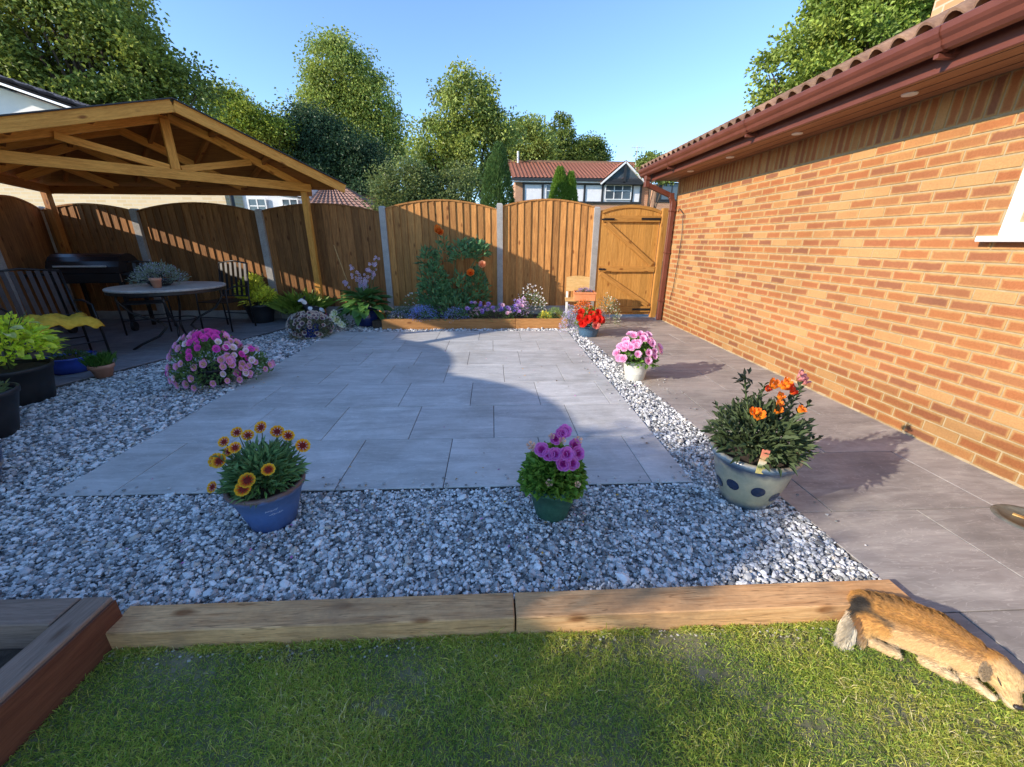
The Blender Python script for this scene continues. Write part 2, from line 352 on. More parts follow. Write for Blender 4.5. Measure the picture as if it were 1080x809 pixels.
# ------------------------------------------------------------ ground
def sheet(name, poly, z, mat):
    o = MB().add([(*p, z) for p in poly], [tuple(range(len(poly)))]).build(name, mat); return struct(o)
M['land'] = mk('far_ground', (.05, .07, .02), (.11, .12, .05), .5, rough=1, world=True, bmp=0)
sheet('ground', [(-400, -60), (400, -60), (400, 500), (-400, 500)], -.2, M['land'])
bm = bmesh.new()   # lawn soil, a gently uneven sheet
bmesh.ops.create_grid(bm, x_segments=80, y_segments=60, size=1)
for v in bm.verts:
    v.co.x = v.co.x*4.2+.6; v.co.y = v.co.y*2.6-1.52
    v.co.z = -.055+.004*sin(v.co.x*7)*cos(v.co.y*9)
me = bpy.data.meshes.new('lawn_soil'); bm.to_mesh(me); bm.free()
struct(obj('lawn_soil', me, M['soil_l']))
GP = [(-4.55, 1.2), (3.2, 1.2), (3.2, 8.2), (-7.6, 8.2), (-7.6, 6.0)]
sheet('gravel_base', GP, -.022, M['subbase'])
# ------------------------------------------------------------ paving
def clip_poly(poly, edge_poly):
    """convex clip (both counter-clockwise)"""
    out = poly
    n = len(edge_poly)
    for i in range(n):
        a, b = edge_poly[i], edge_poly[(i+1) % n]; inp = out; out = []
        def side(p): return (b[0]-a[0])*(p[1]-a[1])-(b[1]-a[1])*(p[0]-a[0])
        for j in range(len(inp)):
            p, q = inp[j], inp[(j+1) % len(inp)]; sp_, sq = side(p), side(q)
            if sp_ >= 0: out.append(p)
            if (sp_ >= 0) != (sq >= 0):
                t = sp_/(sp_-sq); out.append((p[0]+(q[0]-p[0])*t, p[1]+(q[1]-p[1])*t))
        if not out: return []
    return out
def area(p): return abs(sum(p[i][0]*p[(i+1) % len(p)][1]-p[(i+1) % len(p)][0]*p[i][1] for i in range(len(p))))/2
def paving(name, poly, origin, ang, tw, th, offs, mat, ztop, gap=.005, thick=.02):
    base = MB().prism(poly, ztop-.06, ztop-.007).build(name, M['grout']); struct(base)
    ca, sa = cos(ang), sin(ang)
    inner = poly
    for r in range(-14, 24):
        for c in range(-14, 24):
            x0 = c*tw+offs[r % len(offs)]; y0 = r*th
            sq = [(x0+gap/2, y0+gap/2), (x0+tw-gap/2, y0+gap/2), (x0+tw-gap/2, y0+th-gap/2), (x0+gap/2, y0+th-gap/2)]
            sq = [(origin[0]+x*ca-y*sa, origin[1]+x*sa+y*ca) for x, y in sq]
            q = clip_poly(sq, inner)
            if len(q) < 3 or area(q) < .004: continue
            cx = sum(p[0] for p in q)/len(q); cy = sum(p[1] for p in q)/len(q)
            dz = rnd.uniform(-.0008, .0008)
            me = MB().prism([(p[0]-cx, p[1]-cy) for p in q], -thick, 0).mesh('paving_tile', .0015)
            obj('paving_tile', me, mat, base, (cx, cy, ztop+dz))
    return base
PX0, PX1, PY0, PY1 = -2.41, 1.15, 1.955, 6.12
paving('patio', [(PX0, PY0), (PX1, PY0), (PX1, PY1), (PX0, PY1)], (-.29, PY0), 0, .6, .595, [0, .29, .09, .4], M['tile'], .012)
paving('path', [(1.90, .2), (3.0, .2), (3.0, 7.36), (1.28, 7.36), (1.60, 1.2)], (2.2, 1.065), 0, .9, .6, [0, -.45], M['tile_w'], .006)
paving('path_strip_by_lawn', [(1.92, -1.8), (3.0, -1.8), (3.0, .197), (1.92, .197)], (2.2, -1.92), 0, .9, .6, [0, -.45], M['tile_w'], .006)
GZ = [(-4.62, 2.62), (-4.2, 3.35), (-3.2, 6.45), (-3.05, 7.17), (-7.05, 7.17)]
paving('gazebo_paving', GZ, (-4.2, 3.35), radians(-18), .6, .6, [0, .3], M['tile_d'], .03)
# ------------------------------------------------------------ gravel
def icos():
    bm = bmesh.new(); bmesh.ops.create_icosphere(bm, subdivisions=1, radius=1)
    V = np.array([v.co[:] for v in bm.verts]); F = np.array([[v.index for v in f.verts] for f in bm.faces]); bm.free(); return V, F
IV, IF = icos()
def inside(px, py, poly):
    c = np.zeros(len(px), bool); n = len(poly)
    for i in range(n):
        (x1, y1), (x2, y2) = poly[i], poly[(i+1) % n]
        k = ((y1 > py) != (y2 > py)) & (px < (x2-x1)*(py-y1)/(y2-y1+1e-12)+x1); c ^= k
    return c
def gravel(name, regions, excl, label=None):
    Ps = []; Rs = []
    for (x0, x1, y0, y1, dens, r) in regions:
        n = int((x1-x0)*(y1-y0)*dens)
        x = nr.uniform(x0, x1, n); y = nr.uniform(y0, y1, n)
        ok = np.ones(n, bool)
        for e in excl: ok &= ~inside(x, y, e)
        x, y = x[ok], y[ok]; Ps.append(np.stack([x, y, nr.uniform(-.016, .008, len(x))], 1)); Rs.append(r*np.exp(nr.normal(-.06, .36, len(x))))
    P = np.concatenate(Ps); R = np.concatenate(Rs); n = len(P)
    sc = np.stack([R*nr.uniform(.9, 1.5, n), R*nr.uniform(.75, 1.15, n), R*nr.uniform(.5, .9, n)], 1)
    a = nr.uniform(0, 2*pi, n); til = nr.normal(0, .35, n)
    V = IV[None]*(1+nr.uniform(-.22, .22, (n, len(IV), 1)))*sc[:, None]
    V = np.stack([V[..., 0]*np.cos(til)[:, None]-V[..., 2]*np.sin(til)[:, None], V[..., 1], V[..., 0]*np.sin(til)[:, None]+V[..., 2]*np.cos(til)[:, None]], -1)
    V = np.stack([V[..., 0]*np.cos(a)[:, None]-V[..., 1]*np.sin(a)[:, None], V[..., 0]*np.sin(a)[:, None]+V[..., 1]*np.cos(a)[:, None], V[..., 2]], -1)+P[:, None]
    F = (IF[None]+(np.arange(n)*len(IV))[:, None, None]).reshape(-1, 3)
    pal = np.array([(.86, .86, .83), (.78, .785, .77), (.60, .605, .60), (.44, .45, .45), (.30, .31, .31), (.20, .205, .205), (.60, .55, .47)])
    k = nr.choice(len(pal), n, p=[.20, .16, .15, .18, .16, .11, .04])
    col = np.repeat(pal[k]*nr.uniform(.85, 1.1, (n, 1)), len(IV), 0)
    me = fastmesh(name, V.reshape(-1, 3), F, col)
    o = obj(name, me, M['stone'], stuff=True); return o, P, n
PAT = [(PX0-.004, PY0-.004), (PX1+.004, PY0-.004), (PX1+.004, PY1+.004), (PX0-.004, PY1+.004)]
PATH = [(1.90, .2), (3.2, .2), (3.2, 8), (1.22, 8), (1.275, 7.3), (1.595, 1.2)]
BEDP = [(-1.74, 6.34), (1.2, 6.34), (1.2, 7.5), (-1.95, 7.5)]
ex = [PAT, PATH, GZ, BEDP]
g, GPs, gn = gravel('gravel', [(-2.2, 1.66, 1.205, 2.05, 11500, .0076), (-4.2, -2.2, 1.205, 2.6, 7000, .0092), (-4.6, -2.3, 2.6, 4.6, 4600, .0108),
    (-4, -2.3, 4.6, 7.2, 2800, .0125), (-2.4, 1.5, 6.0, 7.25, 2800, .0125), (1.1, 1.66, 2.0, 4.2, 8000, .0086), (1.1, 1.6, 4.2, 6.9, 3200, .012)], ex)
tag(g, 'grey and white stone chippings spread around the paved patio', 'gravel')
# ------------------------------------------------------------ sleepers and lawn edge
def sleeper(name, a, b, w, z0, z1, mat, label, cat='timber edging', group='timber sleepers between gravel and lawn', parent=None):
    a, b = Vector((*a, (z0+z1)/2)), Vector((*b, (z0+z1)/2))
    o = beam(name, a, b, w, z1-z0, mat, parent, .004)
    if not parent: tag(o, label, cat, group)
    return o
sleeper('sleeper', (-1.365, 1.148), (.068, 1.148), .115, -.12, .03, M['sleeper'], 'long pale brown timber sleeper on the left, between the raised bed corner and the joint')
sleeper('sleeper', (.074, 1.146), (1.60, 1.146), .115, -.12, .032, M['sleeper'], 'brown timber sleeper on the right, running from the joint to the sleeping dog')
rb = thing('raised_bed', 'dark timber raised bed with a red brown outer side at bottom left corner', 'raised bed', (-1.43, 1.1, -.1))
def rbb(p0, p1, w, mat):
    return beam('bed_timber', (*p0, .03), (*p1, .03), w, .18, mat, rb, .004)
rbb((-1.415, 1.165), (-1.455, -.4), .10, M['sleeper_d']); rbb((-1.475, 1.11), (-2.9, 1.13), .11, M['sleeper_d'])
beam('bed_face_board', (-1.358, 1.16, .022), (-1.398, -.4, .022), .008, .17, M['sleeper_r'], rb, .001)
MB().box(-2.9, -1.5, -.4, 1.05, -.1, .02).build('soil', M['soil'], rb, world=True)
# ------------------------------------------------------------ grass
def lawn():
    n = 210000
    x = nr.uniform(-1.5, 2.0, n); y = nr.uniform(.42, 1.1, n)
    f = (np.sin(x*5.1+1)*np.sin(y*7.3+x*2)+np.sin(x*11+y*9)*.5)
    bare = np.zeros(n)
    for bx, by, br in ((-.35, .86, .1), (-.28, .95, .05), (.38, 1.05, .16), (.6, 1.06, .14), (1.05, 1.02, .12), (-1.1, 1.07, .1), (-.7, 1.06, .12), (1.25, .78, .12), (1.45, .72, .12), (.95, .75, .07), (1.15, .62, .08), (.7, .92, .06), (1.38, .86, .06)):
        bare = np.maximum(bare, np.exp(-(((x-bx)/br)**2+((y-by)/(br*.45))**2))*np.clip(.75+.9*np.sin(x*97+y*61)*np.sin(y*120-x*45), 0, 1.2))
    keep = (nr.random(n) > bare*.8) & (x < 1.62+(1.12-y)*.27) & (nr.random(n) < .85+.2*f) & (y < 1.088)
    x, y, f, bare = x[keep], y[keep], f[keep], bare[keep]; n = len(x)
    m_ = 5200; tx = nr.choice(nr.uniform(-1.35, 1.3, 70), m_)+nr.normal(0, .018, m_); ty = 1.088-np.abs(nr.normal(0, .010, m_))
    x = np.concatenate([x, tx]); y = np.concatenate([y, ty]); f = np.concatenate([f, np.full(m_, 2.2)]); bare = np.concatenate([bare, np.zeros(m_)]); n = len(x)
    h = nr.uniform(.010, .024, n)*(1+.25*f)*(1-.5*bare)*(1+1.1*(nr.random(n) > .96)); a = nr.uniform(0, 2*pi, n); le = nr.uniform(.15, 1.25, n)
    D = np.stack([np.cos(a)*le, np.sin(a)*le, np.ones(n)], 1); P = np.stack([x, y, np.full(n, -.056)], 1)
    wd = nr.uniform(.0012, .0026, n)
    D /= np.linalg.norm(D, axis=1)[:, None]; S = np.cross(D, unit(n)); S /= np.linalg.norm(S, axis=1)[:, None]
    mid = P+D*h[:, None]*.55; tip = P+D*h[:, None]+np.stack([np.cos(a), np.sin(a), -.6*np.ones(n)], 1)*(h*nr.uniform(.1, .5, n))[:, None]
    V = np.stack([P-S*wd[:, None]/2, P+S*wd[:, None]/2, mid+S*wd[:, None]/2, mid-S*wd[:, None]/2, tip], 1).reshape(-1, 3)
    i = np.arange(n)*5; F = np.concatenate([np.stack([i, i+1, i+2], 1), np.stack([i, i+2, i+3], 1), np.stack([i+3, i+2, i+4], 1)], 0)
    pal = np.array([(.17, .28, .06), (.28, .40, .07), (.44, .52, .09), (.60, .58, .14), (.74, .66, .36)])
    yel = np.clip(.5+.35*f+bare, 0, 1)[:, None]
    k = np.clip((nr.random(n)*2.6+yel[:, 0]*1.5+nr.random(n)**6*2).astype(int), 0, 4)
    col = pal[k]*nr.uniform(.75, 1.2, (n, 1)); col = np.repeat(col, 5, 0)
    o = obj('lawn_grass', fastmesh('lawn_grass', V, F, col), M['grass'], stuff=True)
    tag(o, 'short patchy green lawn in front of the timber sleepers', 'grass')
lawn()
# straw litter and crumbs of stone at the foot of the sleepers
def litter():
    n = 260; x = nr.uniform(-1.35, 1.6, n); y = 1.085-np.abs(nr.normal(0, .03, n)); r = nr.uniform(.002, .0055, n)
    V = IV[None]*r[:, None, None]*(1+nr.uniform(-.2, .2, (n, 12, 1)))*np.array([1.2, 1, .7])+np.stack([x, y, np.full(n, -.051)], 1)[:, None]
    F = (IF[None]+(np.arange(n)*12)[:, None, None]).reshape(-1, 3)
    pal = np.array([(.42, .38, .3), (.3, .27, .22), (.5, .47, .42)])
    o = obj('stone_crumbs', fastmesh('stone_crumbs', V.reshape(-1, 3), F, np.repeat(pal[nr.integers(0, 3, n)], 12, 0)), M['stone'], stuff=True)
    tag(o, 'scattered small stones at the foot of the sleepers', 'stones')
litter()
# ------------------------------------------------------------ house on the right
WX = 3.01; WY0, WY1 = -.5, 7.06
house = thing('brick_house', 'orange brick house wall with brown gutter along the right side', 'house', (WX, 3.3, 0))
MB().box(WX+.0045, 9.5, WY0, WY1-.006, -.1, 2.33).build('wall', M['mortar'], house, world=True)
WIN = (.9, 2.405, 1.365, 2.3)     # window opening y0,y1,z0,z1
def brick_mesh(lx, lz, name='brick'):
    d = .03
    mb = MB().box(0, d, -lx/2, lx/2, -lz/2, lz/2); me = mb.mesh(name, .0022)
    uv = me.uv_layers.new(name='UVMap')
    for p in me.polygons:
        for li in p.loop_indices:
            c = me.vertices[me.loops[li].vertex_index].co
            uv.data[li].uv = ((c.y+lx/2)/lx, (c.z+lz/2)/lz) if lx >= lz else ((c.z+lz/2)/lz, (c.y+lx/2)/lx)
    me.materials.append(M['brick']); return me
BM = {}
def bmesh_for(lx, lz):
    k = (round(lx, 3), round(lz, 3))
    if k not in BM: BM[k] = brick_mesh(*k)
    return BM[k]
bl = []
for r in range(-1, 27):
    z = .012+r*.075+.0325
    y = WY0+(0 if r % 2 else -.1125)
    while y < WY1:
        a, b = max(y+.005, WY0), min(y+.22, WY1)
        segs = [(a, b)]
        if WIN[2]-.03 < z < WIN[3]:
            segs = [(a, min(b, WIN[0]-.005)), (max(a, WIN[1]+.005), b)]
        for (p, q) in segs:
            if q-p > .03: bl.append(((p+q)/2, z, q-p, .065))
        y += .225
y = WY0
while y < WY1-.07:
    if not (WIN[0]-.04 < y+.0375 < WIN[1]+.02): bl.append((y+.0375, 2.037+.005+.1075, .065, .215))
    y += .075
from mathutils import Vector as _V
CAMP = Vector((0, 0, 1.32))
def size_key(b):
    d = (Vector((WX, b[0], b[1]))-CAMP); 
    vis = 0 if (b[0] < 1.25 or (b[0] < 2.0 and abs(b[1]-1.2) > 1.1)) else 1
    return (-vis, d.length)
bl.sort(key=size_key)
for (yc, zc, lx, lz) in bl[:300]:
    o = bpy.data.objects.new('brick', bmesh_for(lx, lz)); C.objects.link(o); o.parent = house
    o.location = (-rnd.uniform(0, .002), yc-3.3, zc); o.rotation_euler = (0, 0, 0)
Vs = []; Fs = []; rr = []; uvs = []
for (yc, zc, lx, lz) in bl[300:]:
    dx = -rnd.uniform(0, .002)
    k = len(Vs); e = .003
    for (dy, dz) in ((-1, -1), (1, -1), (1, 1), (-1, 1)): Vs.append((dx, yc-3.3+dy*(lx/2-e), zc+dz*(lz/2-e)))
    for (dy, dz) in ((-1, -1), (1, -1), (1, 1), (-1, 1)): Vs.append((dx+.003, yc-3.3+dy*lx/2, zc+dz*lz/2))
    for (dy, dz) in ((-1, -1), (1, -1), (1, 1), (-1, 1)): Vs.append((.02, yc-3.3+dy*lx/2, zc+dz*lz/2))
    Fs.append((k, k+3, k+2, k+1))
    for s in (0, 4):
        for i in range(4): Fs.append((k+s+(i+1) % 4, k+s+4+(i+1) % 4, k+s+4+i, k+s+i))
    r_ = rnd.random(); rr += [r_]*12
    U = [(.02, .04), (.98, .04), (.98, .96), (.02, .96)]; U2 = [(0, 0), (1, 0), (1, 1), (0, 1)]
    uv4 = U+U2+U2
    if lz > lx: uv4 = [(b, a) for a, b in uv4]
    uvs += uv4
me = fastmesh('bricks_distant', Vs, Fs)
at = me.attributes.new('rnd', 'FLOAT', 'POINT'); at.data.foreach_set('value', np.array(rr, dtype=np.float32))
ul = me.uv_layers.new(name='UVMap'); li = np.zeros(len(me.loops), dtype=np.int32); me.loops.foreach_get('vertex_index', li)
ul.data.foreach_set('uv', np.array(uvs, dtype=np.float32)[li].ravel())
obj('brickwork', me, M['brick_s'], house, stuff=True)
# ragged mortar fillet at the wall foot
mf = MB(); y = .2
while y < WY1:
    h = rnd.uniform(.008, .022); w_ = rnd.uniform(.008, .02); mf.add([(WX-w_, y, .004), (WX, y, .004), (WX, y, h), (WX-w_, y+.09, .004), (WX, y+.09, .004), (WX, y+.09, h)], [(0, 3, 5, 2), (0, 2, 1), (3, 4, 5)]); y += .09
mf.build('mortar_fillet', M['mortar'], house, world=True)
# window
win = MB()
wf = MB()
y0, y1, z0, z1 = WIN
fx0, fx1 = WX-.012, WX+.07
wf.box(fx0, fx1, y1-.07, y1, z0, z1); wf.box(fx0, fx1, y0, y0+.07, z0, z1); wf.box(fx0+.001, fx1-.001, y0+.071, y1-.071, z0, z0+.07); wf.box(fx0+.001, fx1-.001, y0+.071, y1-.071, z1-.07, z1)
wf.box(fx0+.01, fx1-.01, 1.66, 1.72, z0+.071, z1-.071)
wo = wf.build('window', M['white'], house, world=True, bevel=.003)
MB().box(WX+.03, WX+.04, y0+.07, y1-.07, z0+.07, z1-.07).build('pane', M['glass'], wo, loc=(0, 0, 0), world=False).location = (-3.01, -3.3, 0)
gk = MB()
for (a_, b_, c_, d_) in ((y0+.07, y0+.078, z0+.07, z1-.07), (y1-.078, y1-.07, z0+.07, z1-.07), (y0+.0781, y1-.0781, z0+.07, z0+.078), (y0+.0781, y1-.0781, z1-.078, z1-.07)): gk.box(WX+.022, WX+.03, a_, b_, c_, d_)
gk.build('gasket', M['black'], wo).location = (-3.01, -3.3, 0)
sill = MB().box(WX-.075, WX+.05, y0-.05, y1+.06, z0-.035, z0-.002).build('sill', M['white'], wo, bevel=.004); sill.location = (-3.01, -3.3, 0)
# soffit, fascia, gutter
EX = 2.53
MB().box(EX+.02, WX+.3, WY0-.1, WY1+.12, 2.262, 2.28).build('soffit', M['soffit'], house, world=True)
sb = MB()
for k in range(1, 4): sb.box(EX+.02+k*.12-.002, EX+.02+k*.12+.002, WY0-.1, WY1+.12, 2.2600, 2.2619)
sb.build('soffit_joint', M['black'], house, world=True)
MB().box(EX, EX+.02, WY0-.1, WY1+.125, 2.225, 2.42).build('fascia', M['upvc'], house, world=True, bevel=.004)
# ogee gutter profile swept along Y
gp = [(EX-.002, 2.395), (EX-.004, 2.30), (EX-.03, 2.285), (EX-.065, 2.288), (EX-.085, 2.305), (EX-.092, 2.33), (EX-.108, 2.345), (EX-.118, 2.362), (EX-.12, 2.392), (EX-.112, 2.398), (EX-.108, 2.388), (EX-.10, 2.36), (EX-.08, 2.34), (EX-.07, 2.312), (EX-.04, 2.298), (EX-.014, 2.31), (EX-.012, 2.395)]; gp = [(x-.035, z+.012) for x, z in gp]
gm = MB(); n = len(gp); vs = [(x, y, z) for y in (WY0-.15, WY1+.1) for x, z in gp]
gm.add(vs, [(i, (i+1) % n, n+(i+1) % n, n+i) for i in range(n)]+[tuple(range(n)), tuple(range(n, 2*n))[::-1]])
gm.build('gutter', M['upvc'], house, world=True)
for yy in (.8, 2.55, 4.3, 6.1):
    b_ = MB(); q = [(x-.004, z-.004) for x, z in gp[:10]]
    vs = [(x, y, z) for y in (yy-.035, yy+.035) for x, z in q]; n = len(q)
    b_.add(vs, [(i, i+1, n+i+1, n+i) for i in range(n-1)]); b_.box(EX-.10, EX+.001, yy-.014, yy+.014, 2.27, 2.29); b_.box(EX-.03, EX+.001, yy-.03, yy+.03, 2.285, 2.41)
    b_.build('gutter_bracket', M['upvc'], house, world=True)
for yy in (3.05, 4.1, 5.2, 6.2, 1.9):
    sl_ = MB().lathe([(.001, -.006), (.028, -.006), (.034, -.004), (.042, -.008), (.045, 0)], 20, (2.80, yy, 2.261)).build('soffit_light', M['led'], house, world=True, smooth=True)
# downpipe: square section, swan neck
dp = MB()
pts = [(2.47, 6.98, 2.30), (2.47, 6.98, 2.18), (2.90, 7.0, 2.02), (2.945, 7.0, 1.9), (2.945, 7.0, .012)]
for a, b in zip(pts[:-1], pts[1:]): dp.bar(a, b, .068, .068, (0, 1, 0))
for p in pts[1:-1]: dp.box(p[0]-.037, p[0]+.037, p[1]-.037, p[1]+.037, p[2]-.04, p[2]+.04)
dp.box(2.43, 2.51, 6.93, 7.03, 2.24, 2.31)
dpo = dp.build('downpipe', M['upvc'], house, world=True, bevel=.004)
for zz in (.35, 1.15, 1.8): MB().box(2.90, 2.99, 6.955, 7.045, zz-.015, zz+.015).build('pipe_clip', M['upvc'], house, world=True, bevel=.003)
cab = MB().tube([(3.0, 6.9, 1.78), (2.985, 6.82, 1.82), (2.985, 6.66, 1.74), (2.985, 6.6, 1.4), (2.985, 6.62, 1.0), (2.985, 6.66, .6), (2.985, 6.72, .42), (3.0, 6.76, .40)], .006, 6)
tag(cab.build('cable', M['black'], None, smooth=True), 'thin dark cable looping down the brick wall beside the downpipe', 'cable')
# roof
RT = math.atan(.485)
def roof_pt(u, v):  # u along Y, v up the slope from the eave
    return (EX-.085+v*cos(RT), u, 2.405+v*sin(RT))
ro = MB().add([roof_pt(WY0-.2, .02), roof_pt(WY1+.2, .02), roof_pt(WY1+.2, 5.2), roof_pt(WY0-.2, 5.2), (EX, WY0-.2, 2.36), (EX, WY1+.2, 2.36), (7.0, WY1+.2, 2.36), (7.0, WY0-.2, 2.36)],
    [(0, 1, 2, 3), (4, 7, 6, 5), (0, 4, 5, 1), (1, 5, 6, 2), (2, 6, 7, 3), (3, 7, 4, 0)]).build('roof', M['rtile'], house, world=True)
def tile_profile(w, L_, th=.014):
    """double roll tile, w across (Y), L_ up the slope; local X up the slope"""
    xs = np.linspace(0, w, 17); zs = [.052*max(0, sin(pi*((x % .15)-.015)/.12))**.8 if .015 < (x % .15) < .135 else 0 for x in xs]
    V = []; F = []
    for k, X_ in enumerate((0, L_)):
        for x, z in zip(xs, zs): V.append((X_, x, z+(.018 if k == 0 else 0)))
        for x, z in zip(xs, zs): V.append((X_, x, z-th+(.018 if k == 0 else 0)))
    n = 17
    for i in range(n-1):
        F += [(i, i+1, 2*n+i+1, 2*n+i), (n+i+1, n+i, 3*n+i, 3*n+i+1), (i, n+i, n+i+1, i+1)]
    return V, F
TV, TF = tile_profile(.3, .37)
tm = bpy.data.meshes.new('roof_tile'); tm.from_pydata(TV, [], TF); tm.materials.append(M['rtile'])
nrow = 15
far = MB(); cnt = 0
for rw in range(nrow):
    for c in range(26):
        yy = WY0-.05+c*.3; p = roof_pt(yy, rw*.33)
        if rw < 4 and yy > 1.2:
            o = bpy.data.objects.new('roof_tile', tm); C.objects.link(o); o.parent = ro
            o.location = (p[0]-3.01+rnd.uniform(-.003, .003), p[1]-3.3, p[2]+.012); o.rotation_euler = (rnd.uniform(-.006, .006), -RT, 0)
        else:
            ca, sa = cos(RT), sin(RT)
            far.add([(p[0]+x*ca-z*sa, p[1]+y_, p[2]+.012+x*sa+z*ca) for x, y_, z in TV], TF)
fo = obj('roof_tiles_upper', far.mesh('roof_tiles_upper'), M['rtile'], ro, stuff=True); fo.location = (-3.01, -3.3, 0)
ch = thing('chimney_stack', 'pale orange brick chimney stack with lead flashing above the right roof', 'chimney', (5.35, 5.0, 3.6))
MB().box(4.9, 5.75, 4.55, 5.35, 3.3, 5.6).build('stack', M['brick_or'], ch, world=True)
MB().box(4.86, 5.79, 4.51, 5.39, 3.3, 3.66).build('flashing', M['metal'], ch, world=True)
# ------------------------------------------------------------ fences
def fence_panel(p0, p1, zb, ze, rise, mat, label, nb=None, gravel_board=.0):
    """closeboard panel with an arched top between two posts"""
    p0, p1 = Vector((*p0, 0)), Vector((*p1, 0)); d = p1-p0; W = d.length; ang = atan2(d.y, d.x)
    t = thing('fence_panel', label, 'fence panel', (p0.x, p0.y, 0), ang, 'arched timber fence panels')
    nb = nb or max(4, round(W/.118)); bw = W/nb
    top = lambda x: ze+rise*sin(pi*min(max(x/W, 0), 1))**.85
    z0 = zb+gravel_board
    for k in range(nb):
        x1 = (k+1)*bw; x0 = k*bw-.010 if k else 0
        j = rnd.uniform(-.002, .002)
        vs = []
        for z_ in (0, 1):
            for (x, yf) in ((x0, -.005+j), (x1, -.024+j), (x1, -.010), (x0, .004)):
                vs.append((x-x0, yf, (top(x)-.012 if z_ else z0)))
        me = MB().add(vs, [(3, 2, 1, 0), (4, 5, 6, 7), (0, 1, 5, 4), (1, 2, 6, 5), (2, 3, 7, 6), (3, 0, 4, 7)]).mesh('fence_board')
        obj('fence_board', me, mat, t, (x0, rnd.uniform(-.0015, .0015), 0))
    cap = MB(); n = 16; cx = [W*i/n for i in range(n+1)]
    for i in range(n):
        a, b = cx[i], cx[i+1]
        cap.add([(a, -.03, top(a)-.012), (b, -.03, top(b)-.012), (b, .03, top(b)-.012), (a, .03, top(a)-.012), (a, -.03, top(a)+.012), (b, -.03, top(b)+.012), (b, .03, top(b)+.012), (a, .03, top(a)+.012)],
                [(3, 2, 1, 0), (4, 5, 6, 7), (0, 1, 5, 4), (2, 3, 7, 6)])
    cap.build('capping_rail', mat, t)
    for zz in (z0+.25, (z0+ze)/2, ze-.12): MB().box(0, W, .004, .04, zz-.03, zz+.03).build('back_rail', mat, t)
    if gravel_board: MB().box(0, W, -.025, .025, zb-.1, z0-.002).build('gravel_board', M['concrete'], t, bevel=.003)
    return t
def post(x, y, h, label, ang=0, w=.1):
    o = MB().box(-w/2, w/2, -.06, .06, -.2, h-.02).add([(-w/2, -.06, h-.02), (w/2, -.06, h-.02), (w/2, .06, h-.02), (-w/2, .06, h-.02), (-w/2+.02, -.035, h), (w/2-.02, -.035, h), (w/2-.02, .035, h), (-w/2+.02, .035, h)],
        [(0, 1, 5, 4), (1, 2, 6, 5), (2, 3, 7, 6), (3, 0, 4, 7), (4, 5, 6, 7)]).build('concrete_post', M['concrete'], None, bevel=0)
    o.location = (x, y, 0); o.rotation_euler = (0, 0, ang); return tag(o, label, 'fence post', 'concrete fence posts')
PR = [(1.80, 7.4, 1.88), (.137, 7.4, 1.92), (-1.82, 7.4, 1.86), (-3.76, 7.27, 1.79), (-5.69, 7.25, 1.78), (-7.12, 7.24, 1.80)]
PL = ['pale concrete post immediately left of the wooden gate', 'pale concrete post behind the flower bed right of the rose', 'concrete post behind the hosta pot', 'grey concrete post behind the black potted shrub', 'grey concrete post behind the round table', 'corner concrete post behind the barbecue']
for (x, y, h), lb in zip(PR, PL): post(x, y, h, lb)
FL = ['bright arched fence panel beside the gate, half in sun', 'bright arched fence panel behind the orange rose', 'brown arched fence panel behind the hosta and gazebo post', 'dark shaded fence panel behind the metal chair, right of the table post', 'dark shaded fence panel behind the barbecue, left of the table post']
spec = [(1, 0, .05, 1.87, .115, 'fence'), (2, 1, .05, 1.82, .14, 'fence'), (3, 2, .05, 1.76, .12, 'fence_dark'), (4, 3, .0, 1.74, .13, 'fence_dark'), (5, 4, .0, 1.74, .10, 'fence_dark')]
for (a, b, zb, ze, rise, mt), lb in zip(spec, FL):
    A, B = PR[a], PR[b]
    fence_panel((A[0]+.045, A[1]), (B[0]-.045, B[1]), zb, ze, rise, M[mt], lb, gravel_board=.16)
LP = [(-7.12, 7.24), (-6.26, 5.60), (-5.40, 3.95), (-4.53, 2.30), (-3.42, .84), (-4.25, -1.0), (-4.5, -2.9)]
LT = 1.77
LL = ['leftmost fence panel in the photo, cut off by the left edge', 'arched fence panel beside the corner, left of the barbecue', 'fence panel beyond the left edge beside the potted shrub', 'fence panel beyond the left edge beside the blue urn', 'fence panel beside the raised bed', 'fence panel left of the lawn']
LB = [LL[1], LL[0], LL[2], LL[3], LL[4], LL[5]]
LPo = ['', 'pale leaning concrete post at the left edge behind the metal chair', 'concrete post further along the left boundary fence', 'concrete post of the left boundary near the shrub', 'concrete post of the left boundary near the urn', 'concrete post beside the raised bed', 'concrete post left of the lawn']
for i in range(6):
    a, b = Vector(LP[i]), Vector(LP[i+1]); d = (b-a).normalized()
    q0, q1 = b-d*.045, a+d*.045
    fence_panel((q0.x, q0.y), (q1.x, q1.y), 0, LT-.03, .13, M['fence_dark'], LB[i], gravel_board=.16)
    post(b.x, b.y, LT, LPo[i+1], atan2(d.y, d.x))
